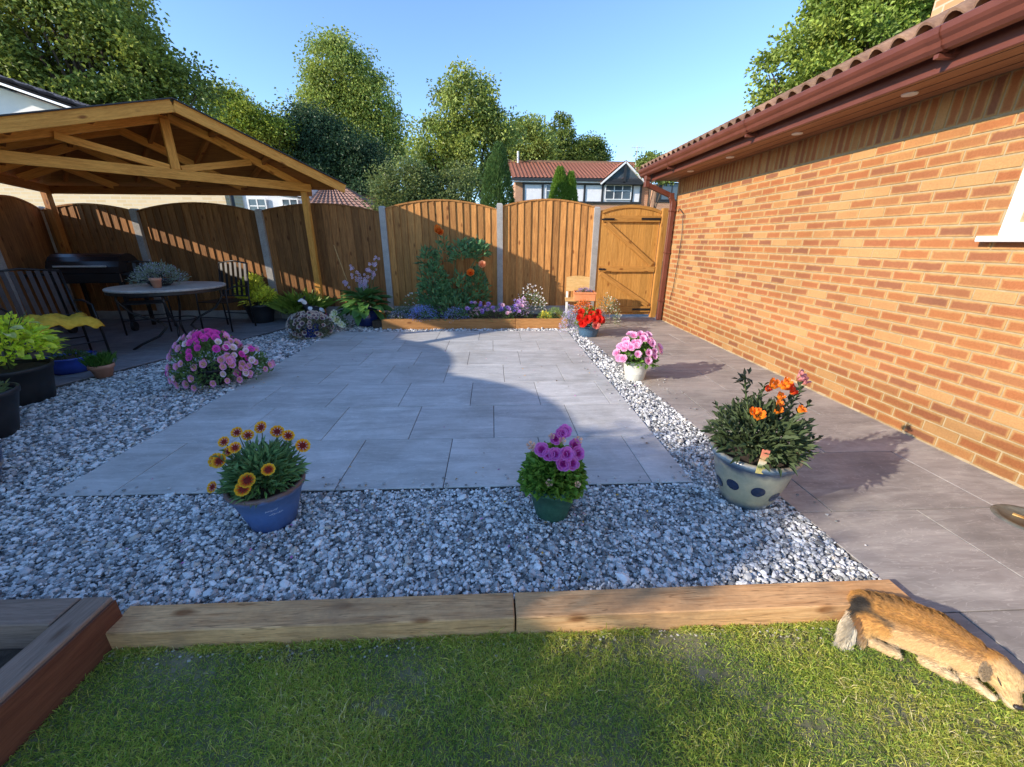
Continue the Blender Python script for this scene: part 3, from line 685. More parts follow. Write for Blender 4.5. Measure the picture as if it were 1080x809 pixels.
# gate
gt = thing('wooden_gate', 'orange stained garden gate with arched top and diagonal brace', 'gate', (2.34, 7.36, 0))
gx0, gx1 = 1.89, 2.90; W = gx1-gx0
gtop = lambda x: 1.81+.09*sin(pi*min(max((x-gx0)/W, 0), 1))**.8
nb = 9; bw = W/nb
for k in range(nb):
    a, b = gx0+k*bw+.0015, gx0+(k+1)*bw-.0015
    me = MB().add([(a-gx0-k*bw, -.01, .05), (b-gx0-k*bw, -.01, .05), (b-gx0-k*bw, .01, .05), (a-gx0-k*bw, .01, .05), (a-gx0-k*bw, -.01, gtop(a)), (b-gx0-k*bw, -.01, gtop(b)), (b-gx0-k*bw, .01, gtop(b)), (a-gx0-k*bw, .01, gtop(a))],
        [(3, 2, 1, 0), (4, 5, 6, 7), (0, 1, 5, 4), (1, 2, 6, 5), (2, 3, 7, 6), (3, 0, 4, 7)]).mesh('gate_board', .002)
    obj('gate_board', me, M['gate'], gt, (gx0+k*bw-2.34, 0, 0))
def gbeam(nm, a, b, w, h, mt='gateh'): return beam(nm, a, b, w, h, M[mt], gt, .003)
gbeam('gate_rail', (gx0+.005, 7.325, 1.69), (gx1-.005, 7.325, 1.69), .035, .10); gbeam('gate_rail', (gx0+.005, 7.325, .86), (gx1-.005, 7.325, .86), .035, .09)
gbeam('gate_rail', (gx0+.005, 7.325, .15), (gx1-.005, 7.325, .15), .035, .10)
beam('gate_brace', (gx0+.07, 7.328, 1.62), (gx1-.06, 7.328, .94), .028, .085, M['gateh'], gt, .003); beam('gate_brace', (gx0+.03, 7.328, .79), (gx1-.06, 7.328, .22), .028, .085, M['gateh'], gt, .003)
for (z_) in (1.69, .15):
    MB().box(gx1-.34, gx1-.01, 7.298, 7.304, z_-.018, z_+.018).build('hinge', M['blackm'], gt, world=True)
MB().box(gx0-.02, gx0+.2, 7.296, 7.303, 1.665, 1.69).bar((gx0+.02, 7.29, 1.69), (gx0+.2, 7.29, 1.69), .014, .014).build('bolt', M['blackm'], gt, world=True)
MB().box(gx0-.01, gx0+.1, 7.296, 7.303, .845, .875).tube([(gx0+.06, 7.3, .86), (gx0+.06, 7.27, .86), (gx0+.12, 7.265, .86)], .008).build('latch', M['blackm'], gt, world=True)
beam('gate_post', (1.875, 7.38, 0), (1.868, 7.38, 1.82), .04, .045, M['gateh'], gt); beam('gate_post', (2.96, 7.33, 0), (2.96, 7.33, 1.86), .10, .09, M['gateh'], gt)
ac = MB(); n = 14
for i in range(n):
    a, b = gx0+W*i/n, gx0+W*(i+1)/n
    ac.add([(a, 7.33, gtop(a)-.035), (b, 7.33, gtop(b)-.035), (b, 7.385, gtop(b)-.035), (a, 7.385, gtop(a)-.035), (a, 7.33, gtop(a)+.012), (b, 7.33, gtop(b)+.012), (b, 7.385, gtop(b)+.012), (a, 7.385, gtop(a)+.012)], [(3, 2, 1, 0), (4, 5, 6, 7), (0, 1, 5, 4), (2, 3, 7, 6)])
ac.build('arched_rail', M['gateh'], gt, world=True)
# ------------------------------------------------------------ gazebo
R0 = Vector((-2.94, 7.12, 0)); U_ = Vector((-.648, -.762, 0)); ND = Vector((.762, -.648, 0))   # along chord, towards the viewer
gz = thing('corner_gazebo', 'open timber corner gazebo with a low felt roof and front truss', 'gazebo', (-4.6, 5.9, 0))
def T(s, d=0, z=0): return R0+U_*s-ND*d+Vector((0, 0, z))     # d = depth behind the front truss
ZP = 2.03; AP = 1.62; SL = .335; SE = 4.3
CR = Vector((-6.78, 7.12, 0))
ldir = Vector((.465, -.885, 0))
# left plate meets the chord line
def isect(p, d, q, e):
    den = d.x*e.y-d.y*e.x; t = ((q.x-p.x)*e.y-(q.y-p.y)*e.x)/den; return p+d*t
LPt = isect(CR, ldir, R0, U_); SLp = (LPt-R0).dot(U_)
ridge = 2.80
def zroof(p):      # underside height of the roof boards at a plan point
    s = (p-R0).dot(U_)
    a = ridge-SL*abs(s-AP)
    b = ZP+.13+.55*(7.12-p.y)
    nl = Vector((.885, .465, 0)); c = ZP+.13+.55*((p-CR).dot(nl))
    return min(a, b, c)
beam('gazebo_post', (*R0.xy, 0), (*R0.xy, ZP+.12), .09, .09, M['gaz'], gz); beam('gazebo_post', (*(CR+Vector((.0, -.05, 0))).xy, 0), (*(CR+Vector((0, -.05, 0))).xy, ZP), .085, .085, M['gazd'], gz)  # rear-left post takes the darker wood: its shade is put into the colour
beam('gazebo_post', (*LPt.xy, 0), (*LPt.xy, ZP+.12), .1, .1, M['gaz'], gz)
beam('truss_chord', T(-.08, -.055, ZP+.06), T(SLp+.1, -.055, ZP+.06), .045, .115, M['gaz'], gz)
beam('king_post', T(AP, -.03, ZP+.12), T(AP, -.03, ridge-.1), .05, .095, M['gaz'], gz, up=(.65, .76, 0))
def gbz(s, d=0, off=0): p = T(s, d); return p+Vector((0, 0, zroof(p)+off))
for d in (0, .75, 1.5, 2.2):
    off = -.055
    a, m_, b = (-.35 if d < .4 else .0), AP, SE
    # clip to back/left plates
    smax = SE; smin = a
    while smin < smax and T(smin, d).y > 7.2: smin += .05
    while smax > smin and (T(smax, d)-CR).dot(Vector((.885, .465, 0))) < -.05: smax -= .05
    ks = [smin]+[s for s in np.linspace(smin, smax, 9)[1:-1] if 0]+[smax]
    # break points of the min() profile
    ss = np.linspace(smin, smax, 60); zz = [zroof(T(s, d)) for s in ss]
    br = [0]+[i for i in range(1, 59) if abs((zz[i+1]-zz[i])-(zz[i]-zz[i-1])) > 1e-4]+[59]
    cl = [br[0]]
    for i in br[1:]:
        if i-cl[-1] > 3 or i == 59: cl.append(i)
    for i, j in zip(cl[:-1], cl[1:]):
        beam('rafter', T(ss[i], d, zz[i]+off), T(ss[j], d, zz[j]+off), .045, .10, M['gaz'], gz)
beam('truss_strut', T(AP-.06, -.02, ZP+.13), T(.72, -.02, zroof(T(.72))-.11), .045, .08, M['gaz'], gz)
beam('truss_strut', T(AP+.06, -.02, ZP+.13), T(2.62, -.02, zroof(T(2.62))-.11), .045, .08, M['gaz'], gz)
beam('wall_plate', (R0.x+.1, 7.14, ZP-.0), (CR.x-.1, 7.14, ZP-.0), .05, .11, M['gazd'], gz)
e0 = CR-ldir*.1; e1 = LPt+ldir*.2
beam('wall_plate', (e0.x, e0.y, ZP), (e1.x, e1.y, ZP), .05, .11, M['gazd'], gz)
# purlins projecting to the fascia, seen as dark notches
for s in (-.1, .55, 1.15, AP, 2.3, 2.95, 3.6):
    a = T(s, -.42); b = T(s, 2.9)
    while b.y > 7.1 or (b-CR).dot(Vector((.885, .465, 0))) < 0.05:
        b = b+(a-b).normalized()*.05
        if (a-b).length < .3: break
    n_ = 4; prev = a
    for k in range(1, n_+1):
        q = a.lerp(b, k/n_)
        if (q-prev).length > .15: beam('purlin', Vector((*prev.xy, zroof(prev)-.028)), Vector((*q.xy, zroof(q)-.028)), .045, .055, M['gazd'], gz, .002)
        prev = q
# roof surface: grid clipped to the plan outline
outline_ = [T(-.5, -.45), T(SE+.0, -.45)]
def in_plan(p): return p.y < 7.30 and (p-CR).dot(Vector((.885, .465, 0))) > -.22
S0, S1, D0, D1 = -.38, SE, -.45, 4.2
def roofmesh(name, zo0, zo1, mat):
    bm = bmesh.new(); bmesh.ops.create_grid(bm, x_segments=60, y_segments=48, size=1)
    for v in bm.verts:
        p = T(S0+(S1-S0)*(v.co.x+1)/2, D0+(D1-D0)*(v.co.y+1)/2); v.co = p
    def cut(co, no): bmesh.ops.bisect_plane(bm, geom=bm.verts[:]+bm.edges[:]+bm.faces[:], plane_co=co, plane_no=no, clear_outer=True)
    cut((0, 7.27, 0), (0, 1, 0)); nl = Vector((-.885, -.465, 0)); cut(CR+nl*.16, nl)
    for v in bm.verts: v.co.z = zroof(Vector((v.co.x, v.co.y, 0)))+zo0
    g = bmesh.ops.extrude_face_region(bm, geom=bm.faces[:])
    for e in g['geom']:
        if isinstance(e, bmesh.types.BMVert): e.co.z += zo1-zo0
    for v in bm.verts: v.co -= gz.location
    bmesh.ops.recalc_face_normals(bm, faces=bm.faces)
    me = bpy.data.meshes.new(name); bm.to_mesh(me); bm.free(); return obj(name, me, mat, gz)
roofmesh('roof_boarding', .002, .018, M['gazd']); roofmesh('roof_felt', .02, .032, M['felt'])
fz = lambda s: ridge-SL*abs(s-AP)
beam('fascia_board', T(-.42, -.465, fz(-.42)-.035), T(AP-.003, -.465, fz(AP)-.035), .025, .125, M['gaz'], gz)
beam('fascia_board', T(AP+.003, -.465, fz(AP)-.035), T(SE+.05, -.465, fz(SE)-.035), .025, .125, M['gaz'], gz)
beam('roof_edge', T(-.43, -.475, fz(-.42)+.035), T(AP, -.475, fz(AP)+.035), .06, .012, M['felt'], gz, .001); beam('roof_edge', T(AP, -.475, fz(AP)+.035), T(SE+.06, -.475, fz(SE)+.035), .06, .012, M['felt'], gz, .001)
# ------------------------------------------------------------ pots and plants
def pot_prof(r0, r1, h, lip=.012, th=.01):
    return [(0.001, 0), (r0*.96, 0), (r0, .006), (r0+(r1-r0)*.5, h*.5), (r1-.004, h-lip*2), (r1+.004, h-lip*1.9), (r1+.008, h-lip), (r1+.007, h-.003), (r1, h), (r1-th, h-.002), (r1-th-.004, h-.03), (r1-th-.008, h-.05)]
def glazed(name, stops, rough=.25, spots=None, coat=.5, streak=True, h=.2):
    """glaze in bands up the pot, with runs; spots = dark dabs round the belly"""
    m, t, b = nodes(name)
    tc = N(t, 'ShaderNodeTexCoord'); s = N(t, 'ShaderNodeSeparateXYZ'); L(t, tc.outputs['Object'], s.inputs[0])
    n = noise(t, tc.outputs['Object'], 22, 4); ma = N(t, 'ShaderNodeMath', operation='MULTIPLY_ADD'); L(t, n, ma.inputs[0]); ma.inputs[1].default_value = .035; L(t, s.outputs[2], ma.inputs[2])
    mr = N(t, 'ShaderNodeMapRange'); L(t, ma.outputs[0], mr.inputs[0]); mr.inputs[1].default_value = .0; mr.inputs[2].default_value = h+.035
    col = ramp(t, mr.outputs[0], stops)
    n2 = noise(t, tc.outputs['Object'], 60, 4); col = mixc(t, col, ramp(t, n2, [(.3, (.75,)*3), (.7, (1.1,)*3)]), .5, 'MULTIPLY')
    L(t, col, b.inputs['Base Color']); b.inputs['Roughness'].default_value = rough; b.inputs['Coat Weight'].default_value = coat; b.inputs['Coat Roughness'].default_value = .15; return m
def soil_disc(parent, r, z):
    MB().lathe([(.001, z+.012), (r*.5, z+.008), (r, z)], 20).build('compost', M['soil'], parent, smooth=True)
def dome(n, r, h, zc, jitter=.15, flat=0):
    """points through a half-ellipsoid canopy plus outward directions"""
    d = unit(n); d[:, 2] = np.abs(d[:, 2])*(1 if not flat else flat)
    rad = nr.uniform(.45, 1, (n, 1))**.6
    P = d*rad*np.array([r, r, h])+np.array([0, 0, zc]); P += nr.normal(0, jitter*r*.3, (n, 3)); return P, d
def stems(parent, n, r, z0, h, rad=.003):
    mb = MB()
    for k in range(n):
        a = rnd.uniform(0, 6.28); q = rnd.uniform(.3, 1)*r
        mb.tube([(cos(a)*.02, sin(a)*.02, z0), (cos(a)*q*.5, sin(a)*q*.5, z0+h*.6), (cos(a)*q, sin(a)*q, z0+h*rnd.uniform(.7, 1))], [rad, rad*.8, rad*.5], 5)
    mb.build('stems', M['stem'], parent, stuff=True)
def foliage(parent, n, r, h, zc, ln, wd, c_in, name='foliage', var=.3, yellow=0, loc=(0, 0, 0), flat=0, updown=.3, cc=None):
    c = tuple(k*(1.7 if name in ('foliage', 'inner_foliage') else 1.15) for k in c_in)
    P, d = dome(n, r, h, zc, flat=flat); D = d+unit(n)*.6+np.array([0, 0, updown])
    return leaves(name, P, D, nr.uniform(.6, 1.1, n)*ln, nr.uniform(.6, 1.1, n)*wd, c, parent, var, yellow=yellow, loc=loc)
# 1 blue pot, gaillardia-like flowers
p = thing('flower_pot', 'dusty blue pot with brown rim holding red centred yellow flowers on the gravel', 'potted plant', (-1.10, 1.72, 0), .3); p.scale = (1.2, 1.2, 1.2)
tilt = p
mb1 = glazed('blue_glaze', [(0, (.03, .06, .17)), (.35, (.06, .13, .33)), (.78, (.09, .17, .38)), (.84, (.14, .09, .08)), (1, (.17, .09, .07))], .5, coat=.1, h=.2)
MB().lathe(pot_prof(.085, .135, .19, .014), 36).build('pot', mb1, p, smooth=True); soil_disc(p, .12, .165)
M['chalk'] = mk('chalk_lettering', (.40, .45, .58), (.55, .58, .68), 30, rough=.9, bmp=0)
sc_ = MB()      # three faint lines of looping script, too worn to read
for row, (x0_, x1_, zz0) in enumerate(((-.022, .018, .142), (-.03, .012, .118), (-.02, .03, .098))):
    pts_ = []
    for k in range(64):
        u = k/63; xx = x0_+(x1_-x0_)*u+.0022*sin(u*52+row); zz = zz0+.0045*sin(u*58+1.3*row)*(.6+.5*sin(u*13+row*2))+.004*u
        rr_ = .085+(.135-.085)*zz/.19+.0012; a = xx/.115+radians(-90-17+35); pts_.append((cos(a)*rr_, sin(a)*rr_, zz))
    cut_ = (22+row*4, 43-row*3)
    for a, b in ((0, cut_[0]), (cut_[0]+2, cut_[1]), (cut_[1]+2, 64)): sc_.tube(pts_[a:b], .0006, 4)
sc_.build('lettering', M['chalk'], p)
foliage(p, 620, .12, .15, .18, .06, .017, (.10, .18, .07)); foliage(p, 110, .13, .04, .21, .05, .016, (.12, .22, .06), flat=.5, updown=.2)
stems(p, 14, .12, .17, .2)
fm = flower_mesh('flower', 9, .037, [(.33, .012, .01), (.62, .10, .01), (.88, .52, .02)], .2, 1.15, 1, ((.20, .015, .01), .42), notch=.05)
Fpos = [(.15, .02, .31, .3), (.06, .07, .365, .2), (.0, .10, .38, -.6), (-.06, -.04, .37, 0), (-.09, -.02, .35, -.3), (-.115, -.05, .33, -.2), (-.12, .05, .36, 0), (-.02, -.13, .275, .1), (-.135, -.11, .26, -.5), (-.035, -.14, .25, 0), (-.04, .06, .37, .2), (-.135, -.02, .32, 0), (.05, -.12, .30, 0), (.10, .05, .35, .4), (-.08, .08, .38, 0)]
for (x, y, z, b_) in Fpos:
    put('flower', fm, p, (x, y, z), (b_*.6+x*2, -.75, .7), rnd.uniform(.56, .84))
    MB().tube([(x*.3, y*.3, .2), (x*.8, y*.8, z*.85), (x, y+.004, z)], .002, 5).build('flower_stem', M['stem'], p)
LATE1 = p
# 2 green pot, purple pelargonium
p = thing('flower_pot', 'dark green plastic pot of purple pelargoniums standing on the gravel', 'potted plant', (.292, 1.72, 0)); p.scale = (1.18, 1.18, 1.18)
M['gpot'] = mk('green_plastic', (.025, .09, .055), (.045, .14, .085), 25, rough=.45, bmp=.1, fine=4)
MB().lathe(pot_prof(.07, .112, .172, .014), 36).build('pot', M['gpot'], p, smooth=True); soil_disc(p, .1, .15)
foliage(p, 1300, .125, .16, .15, .034, .036, (.10, .20, .03), yellow=.3); foliage(p, 140, .12, .05, .17, .034, .034, (.09, .17, .03), flat=.3)
stems(p, 10, .1, .15, .18)
pm = flower_mesh('flower', 5, .03, [(.22, .0, .10), (.50, .04, .34), (.68, .22, .58)], .3, 1.25, 2, ruffle=.3)
for (x, y, z) in [(.02, -.03, .40), (.035, -.02, .405), (-.06, -.06, .345), (-.035, -.075, .33), (-.01, -.08, .335), (.02, -.075, .33), (.05, -.07, .325), (.055, -.09, .30), (.035, -.08, .335), (.02, -.095, .30), (.085, -.05, .32), (.075, -.03, .345), (-.0, -.02, .37)]:
    put('flower', pm, p, (x, y, z), (x*4, -.8, .6), rnd.uniform(.8, 1.05))
bud = flower_mesh('faded_flower', 5, .016, [(.5, .3, .2), (.6, .35, .25), (.75, .5, .38)], .8, .9)
for (x, y, z) in [(-.10, -.03, .345), (-.09, -.04, .34), (-.035, -.12, .23), (.075, -.12, .22), (.09, -.02, .36), (-.02, -.03, .385), (.02, -.05, .375)]: put('faded_flower', bud, p, (x, y, z), (x, -.6, .6), rnd.uniform(.8, 1.2))
# 3 cream and blue glazed pot, alstroemeria
p = thing('flower_pot', 'large cream and blue glazed pot with dark spots and orange flowered lily plant', 'potted plant', (1.36, 1.80, 0), .2); p.scale = (1.16, 1.16, 1.3)
g3 = glazed('cream_blue_glaze', [(0, (.02, .035, .06)), (.12, (.05, .09, .12)), (.25, (.42, .38, .24)), (.55, (.50, .45, .30)), (.70, (.38, .37, .27)), (.80, (.03, .055, .11)), (.9, (.07, .12, .18)), (.955, (.4, .34, .23)), (1, (.48, .4, .28))], .3, h=.235)
MB().lathe([(.001, 0), (.095, 0), (.102, .01), (.125, .06), (.143, .11), (.155, .16), (.163, .195), (.166, .205), (.178, .21), (.182, .22), (.18, .232), (.168, .236), (.158, .232), (.152, .2), (.15, .185)], 48).build('pot', g3, p, smooth=True); soil_disc(p, .15, .2)
M['navy'] = mk('navy_glaze', (.012, .02, .05), (.02, .04, .09), 20, rough=.2, bmp=0, coat=.5)
for (a, z_) in ((-148, .115), (-108, .115), (-72, .085), (-36, .125), (5, .10), (50, .12), (95, .1), (140, .12), (180, .09)):
    a = radians(a-12); rr_ = .125+(z_-.06)*.36 if z_ < .11 else .143+(z_-.11)*.24
    mb = MB(); m_ = 16; mb.v = [(cos(a)*(rr_+.006), sin(a)*(rr_+.006), z_)]
    for k in range(m_):
        q = 2*pi*k/m_; zz = z_+.024*sin(q); da = .028*cos(q)/rr_; r2 = (.125+(zz-.06)*.36 if zz < .11 else .143+(zz-.11)*.24)+.0015; mb.v.append((cos(a+da)*r2, sin(a+da)*r2, zz))
    mb.f = [(0, 1+k, 1+(k+1) % m_) for k in range(m_)]; mb.build('glaze_spot', M['navy'], p, smooth=True)
DK = (.05, .07, .03)
foliage(p, 760, .185, .16, .25, .062, .022, DK, var=.45); foliage(p, 60, .16, .05, .24, .06, .024, (.055, .085, .03), flat=.35, updown=0)
def leafy_stem(parent, base, tip, n, ln, wd, c, name='leafy_stem', bend=.0, side=.8):
    base, tip = np.array(base), np.array(tip); t_ = np.linspace(.15, 1, n)[:, None]
    P = base+(tip-base)*t_; P[:, 2] += bend*np.sin(t_[:, 0]*pi)
    a = np.arange(n)*2.4; D = np.stack([np.cos(a), np.sin(a), np.full(n, side*.7)], 1)+(tip-base)/np.linalg.norm(tip-base)*.6
    o = leaves(name, P, D, ln*(1-.45*t_[:, 0]), wd, c, parent, .3, Nn=np.tile([0, 0, 1.], (n, 1)), stuff=False)
    MB().tube([base, tip], [.004, .0025], 5).build('stem', M['stem'], parent)
for k in range(13):
    a = k*2.4; q = rnd.uniform(.09, .17); leafy_stem(LATE1, (cos(a)*.03, sin(a)*.03, .16), (cos(a)*q, sin(a)*q*.9, rnd.uniform(.26, .36)), 13, .055, .016, (.15, .28, .10))
for b_, t_, n_ in (((0, 0, .2), (-.17, -.03, .55), 26), ((0, .02, .2), (.24, .06, .47), 34), ((.02, .0, .2), (.30, .10, .43), 34), ((0, 0, .2), (-.16, -.08, .36), 20), ((0, 0, .2), (-.20, .02, .34), 20), ((0, -.05, .2), (.13, -.1, .38), 22), ((0, .04, .2), (.1, .12, .46), 24), ((0, 0, .2), (.0, .05, .45), 24), ((0, -.02, .2), (.21, -.05, .35), 22), ((0, 0, .2), (-.07, -.1, .37), 20), ((0, 0, .2), (-.23, -.03, .40), 26), ((0, 0, .2), (-.20, .06, .42), 26), ((0, 0, .2), (.27, .02, .40), 26), ((0, 0, .2), (.17, .08, .42), 26), ((0, 0, .2), (-.12, .03, .44), 26), ((0, -.04, .2), (.24, -.08, .29), 22)):
    leafy_stem(p, b_, t_, n_, .06, .017, DK)
rt = np.array([(-.17, -.03, .555)]*22); leaves('leaf_rosette', rt+nr.normal(0, .008, (22, 3)), unit(22)*1.2+[0, 0, .3], .032, .014, (.02, .03, .02), p, stuff=False)
lf = flower_mesh('flower', 6, .028, [(.9, .55, .05), (.92, .34, .02), (.85, .17, .02)], 1.3, 1.15)
lr = flower_mesh('red_flower', 6, .028, [(.8, .3, .03), (.85, .12, .02), (.75, .05, .02)], 1.3, 1.15)
for (x, y, z, m_, s_) in ((-.10, -.06, .40, lf, 1.15), (.03, .02, .485, lf, 1.1), (.05, -.01, .49, lf, .9), (.10, .02, .475, lr, 1.15), (.0, -.05, .41, lf, .95), (.06, .0, .445, lf, .8), (.115, -.06, .405, lf, .85), (.03, -.03, .43, lf, .7), (.075, .0, .50, lf, .9), (.02, .03, .47, lr, .7), (-.115, -.05, .415, lf, .8), (.12, .0, .46, lr, .8)): put('flower', m_, p, (x, y, z), (x*2, -.5, .9), s_*.82)
pk = flower_mesh('pink_bud', 5, .018, [(.6, .2, .2), (.65, .2, .2), (.7, .3, .3)], 1, .8)
for q in ((.20, .05, .50), (.23, .07, .51), (.26, .08, .49), (.30, .1, .47), (.31, .11, .455), (.28, .08, .475)): put('bud', pk, p, q, (.4, -.5, .7), rnd.uniform(.8, 1.3))
M['label'] = None
m_, t_, b_ = nodes('plant_label_print'); tc = N(t_, 'ShaderNodeTexCoord'); mp_ = N(t_, 'ShaderNodeSeparateXYZ'); L(t_, tc.outputs['Generated'], mp_.inputs[0])
nn = noise(t_, tc.outputs['Generated'], 9, 3); mm = N(t_, 'ShaderNodeMath', operation='MULTIPLY_ADD'); L(t_, nn, mm.inputs[0]); mm.inputs[1].default_value = .4; L(t_, mp_.outputs[2], mm.inputs[2])
L(t_, ramp(t_, mm.outputs[0], [(.3, (.75, .6, .2)), (.5, (.12, .2, .05)), (.62, (.8, .7, .5)), (.8, (.75, .45, .2)), (1.05, (.8, .25, .15))]), b_.inputs['Base Color'])
lb_ = MB().box(-.017, .017, -.001, .001, 0, .095).build('plant_label', m_, p); lb_.location = (-.115, -.145, .215); lb_.rotation_euler = (-.1, .16, -.2)
# 4 whitish metal bucket, pink geraniums
p = thing('flower_pot', 'whitish galvanised bucket of pale pink geraniums in the sun by the path', 'potted plant', (1.44, 3.83, 0))
M['bucket'] = mk('whitewashed_metal', (.55, .55, .47), (.78, .77, .7), 9, rough=.55, metal=.1, aniso=(1, 1, .5))
MB().lathe([(.001, 0), (.092, 0), (.095, .006), (.105, .07), (.107, .073), (.107, .08), (.118, .14), (.127, .19), (.131, .194), (.131, .2), (.124, .2), (.12, .17)], 36).build('bucket', M['bucket'], p, smooth=True); soil_disc(p, .12, .175)
foliage(p, 900, .19, .24, .17, .045, .045, (.09, .19, .035), yellow=.2); stems(p, 10, .12, .16, .22)
gm_ = flower_mesh('flower', 6, .042, [(.62, .08, .28), (.80, .36, .58), (.88, .55, .72)], .35, 1.2, 2, ruffle=.25)
for k in range(34):
    a = rnd.uniform(0, 2*pi); e = rnd.uniform(.1, 1.35); r_ = .23
    if k < 20: a = rnd.uniform(pi*1.05, pi*1.95)
    x, y, z = cos(a)*cos(e)*r_, sin(a)*cos(e)*r_*.9, .21+sin(e)*.27
    put('flower', gm_, p, (x, y, z), (x*3, y*3-.3, .5), rnd.uniform(.75, 1.1))
# 5 petunia mound by the patio edge
p = thing('flower_pot', 'low dark bowl overflowing with bright pink petunias beside the patio edge', 'potted plant', (-2.70, 3.84, 0)); p.scale = (.93, .95, 1.2)
MB().lathe(pot_prof(.12, .17, .14), 28).build('pot', M['bplastic'], p, smooth=True)
foliage(p, 1500, .36, .33, .07, .045, .026, (.08, .14, .04)); foliage(p, 500, .34, .12, .08, .045, .026, (.07, .12, .04), flat=.3, updown=-.3); foliage(p, 500, .2, .2, .05, .045, .026, (.08, .14, .04), loc=(.3, .1, 0))
pt = flower_mesh('flower', 5, .034, [(.75, .45, .15), (.80, .22, .50), (.86, .42, .66)], .5, 1.3); pt2 = flower_mesh('bright_flower', 5, .038, [(.55, .05, .3), (.80, .05, .42), (.85, .10, .50)], .4, 1.3); pt3 = flower_mesh('pale_flower', 5, .033, [(.8, .6, .3), (.85, .55, .7), (.88, .72, .8)], .5, 1.3)
for k in range(150):
    a = rnd.uniform(0, 2*pi) if k % 3 else rnd.uniform(pi, 2*pi); e = rnd.uniform(-.15, 1.4)
    cx_, cy_, R_ = (0, 0, .38) if k % 4 else (.3, .1, .22)
    x, y, z = cx_+cos(a)*cos(e)*R_, cy_+sin(a)*cos(e)*R_*.9, max(.04, .10+sin(e)*R_*.85)
    b_ = pt2 if (abs(x-.08) < .10 and z > .27) or rnd.random() < .08 else (pt3 if rnd.random() < .22 else pt)
    put('flower', b_, p, (x, y, z), (cos(a)*.8, sin(a)*.8-.3, .2+sin(e)), rnd.uniform(.7, 1.05))
# 6 small square blue pot with cream petunias
p = thing('flower_pot', 'small bright blue pot with trailing cream and purple petunias at the gravel edge', 'potted plant', (-2.62, 5.85, 0))
M['blueg'] = mk('royal_blue_glaze', (.015, .04, .26), (.03, .07, .38), 9, rough=.25, bmp=0, coat=.4)
MB().lathe(pot_prof(.095, .115, .17), 30).build('pot', M['blueg'], p, smooth=True)
foliage(p, 700, .27, .17, .15, .05, .022, (.12, .13, .07), flat=.8); foliage(p, 600, .28, .16, .02, .05, .02, (.12, .13, .07), flat=.6)
cp = flower_mesh('flower', 5, .036, [(.10, .03, .08), (.30, .2, .2), (.66, .58, .48)], .45, 1.3)
for k in range(90):
    a = rnd.uniform(0, 2*pi) if k % 3 else rnd.uniform(pi, 2*pi); e = rnd.uniform(-.5, 1.3)
    x, y, z = cos(a)*cos(e)*.3, sin(a)*cos(e)*.26, .16+sin(e)*.2
    if z < .06 and x < .12: continue
    put('flower', cp, p, (x, y, z), (cos(a), sin(a)-.3, .3+sin(e)), rnd.uniform(.75, 1.1))
# 7 hosta in a navy pot
p = thing('hosta_pot', 'navy glazed pot of green hosta with tall pale lilac flower stalks', 'potted plant', (-2.05, 6.62, 0))
M['navyg'] = mk('navy_pot_glaze', (.012, .02, .10), (.02, .035, .16), 7, rough=.22, bmp=0, coat=.4)
MB().lathe([(.001, 0), (.13, 0), (.17, .05), (.19, .13), (.185, .2), (.17, .24), (.19, .26), (.19, .275), (.16, .275), (.15, .24)], 32).build('pot', M['navyg'], p, smooth=True); soil_disc(p, .15, .25)
def big_leaf(name, ln, wd, c, n=5, cup=.25, droop=.5):
    V = []; F = []; Cc = []
    for i in range(n+1):
        t_ = i/n; x = ln*t_; z = -droop*ln*t_*t_*.6; ww = wd*sin(pi*min(1, t_*.92+.05))**.75/2 if i < n else 0
        V += [(x, -ww, z+cup*ww), (x, 0, z), (x, ww, z+cup*ww)]; e = tuple(k*1.35 for k in c); Cc += [e, c, e]
    for i in range(n):
        a = i*3; F += [(a, a+3, a+4, a+1), (a+1, a+4, a+5, a+2)]
    return fastmesh(name, V, F, np.array(Cc), smooth=True)
hl = [big_leaf('leaf', .30, .15, (.07, .17, .04), droop=.7), big_leaf('leaf', .26, .13, (.10, .22, .055), droop=.9), big_leaf('leaf', .34, .14, (.05, .13, .035), droop=.45)]
for k in range(75):
    a = k*2.4+rnd.uniform(-.3, .3); lay = k/75
    o = obj('leaf', rnd.choice(hl), M['leaf'], p, (cos(a)*(.04+.17*(1-lay)), sin(a)*(.04+.15*(1-lay)), .26+.24*lay), (rnd.uniform(-.3, .3), -.75*lay+rnd.uniform(-.15, .3), a)); o.scale = (rnd.uniform(.75, 1.1),)*3
lil = flower_mesh('floret', 6, .024, [(.6, .45, .65), (.66, .55, .74), (.78, .7, .84)], 1.2, .8)
for (x, y, h_) in ((-.12, 0, .95), (-.04, .05, .82), (.04, 0, .78), (.12, -.03, .9), (.2, .0, 1.0), (.26, .04, 1.08), (.0, .1, .7), (-.28, 0, .74)):
    MB().tube([(x*.2, y, .3), (x*.7, y, .3+(h_-.3)*.6), (x, y, h_)], [.006, .005, .003], 5).build('flower_stalk', M['stem'], p)
    for k in range(9):
        q = rnd.uniform(.6, 1); put('floret', lil, p, (x*(.7+.3*(q-.6)/.4)+rnd.uniform(-.03, .03), y+rnd.uniform(-.03, .03), .3+(h_-.3)*q), (rnd.uniform(-1, 1), -1, .1), rnd.uniform(.8, 1.2))
MB().tube([(-.15, .05, .3), (-.42, .15, 1.25)], .005, 5).build('cane', M['lightwood'], p)
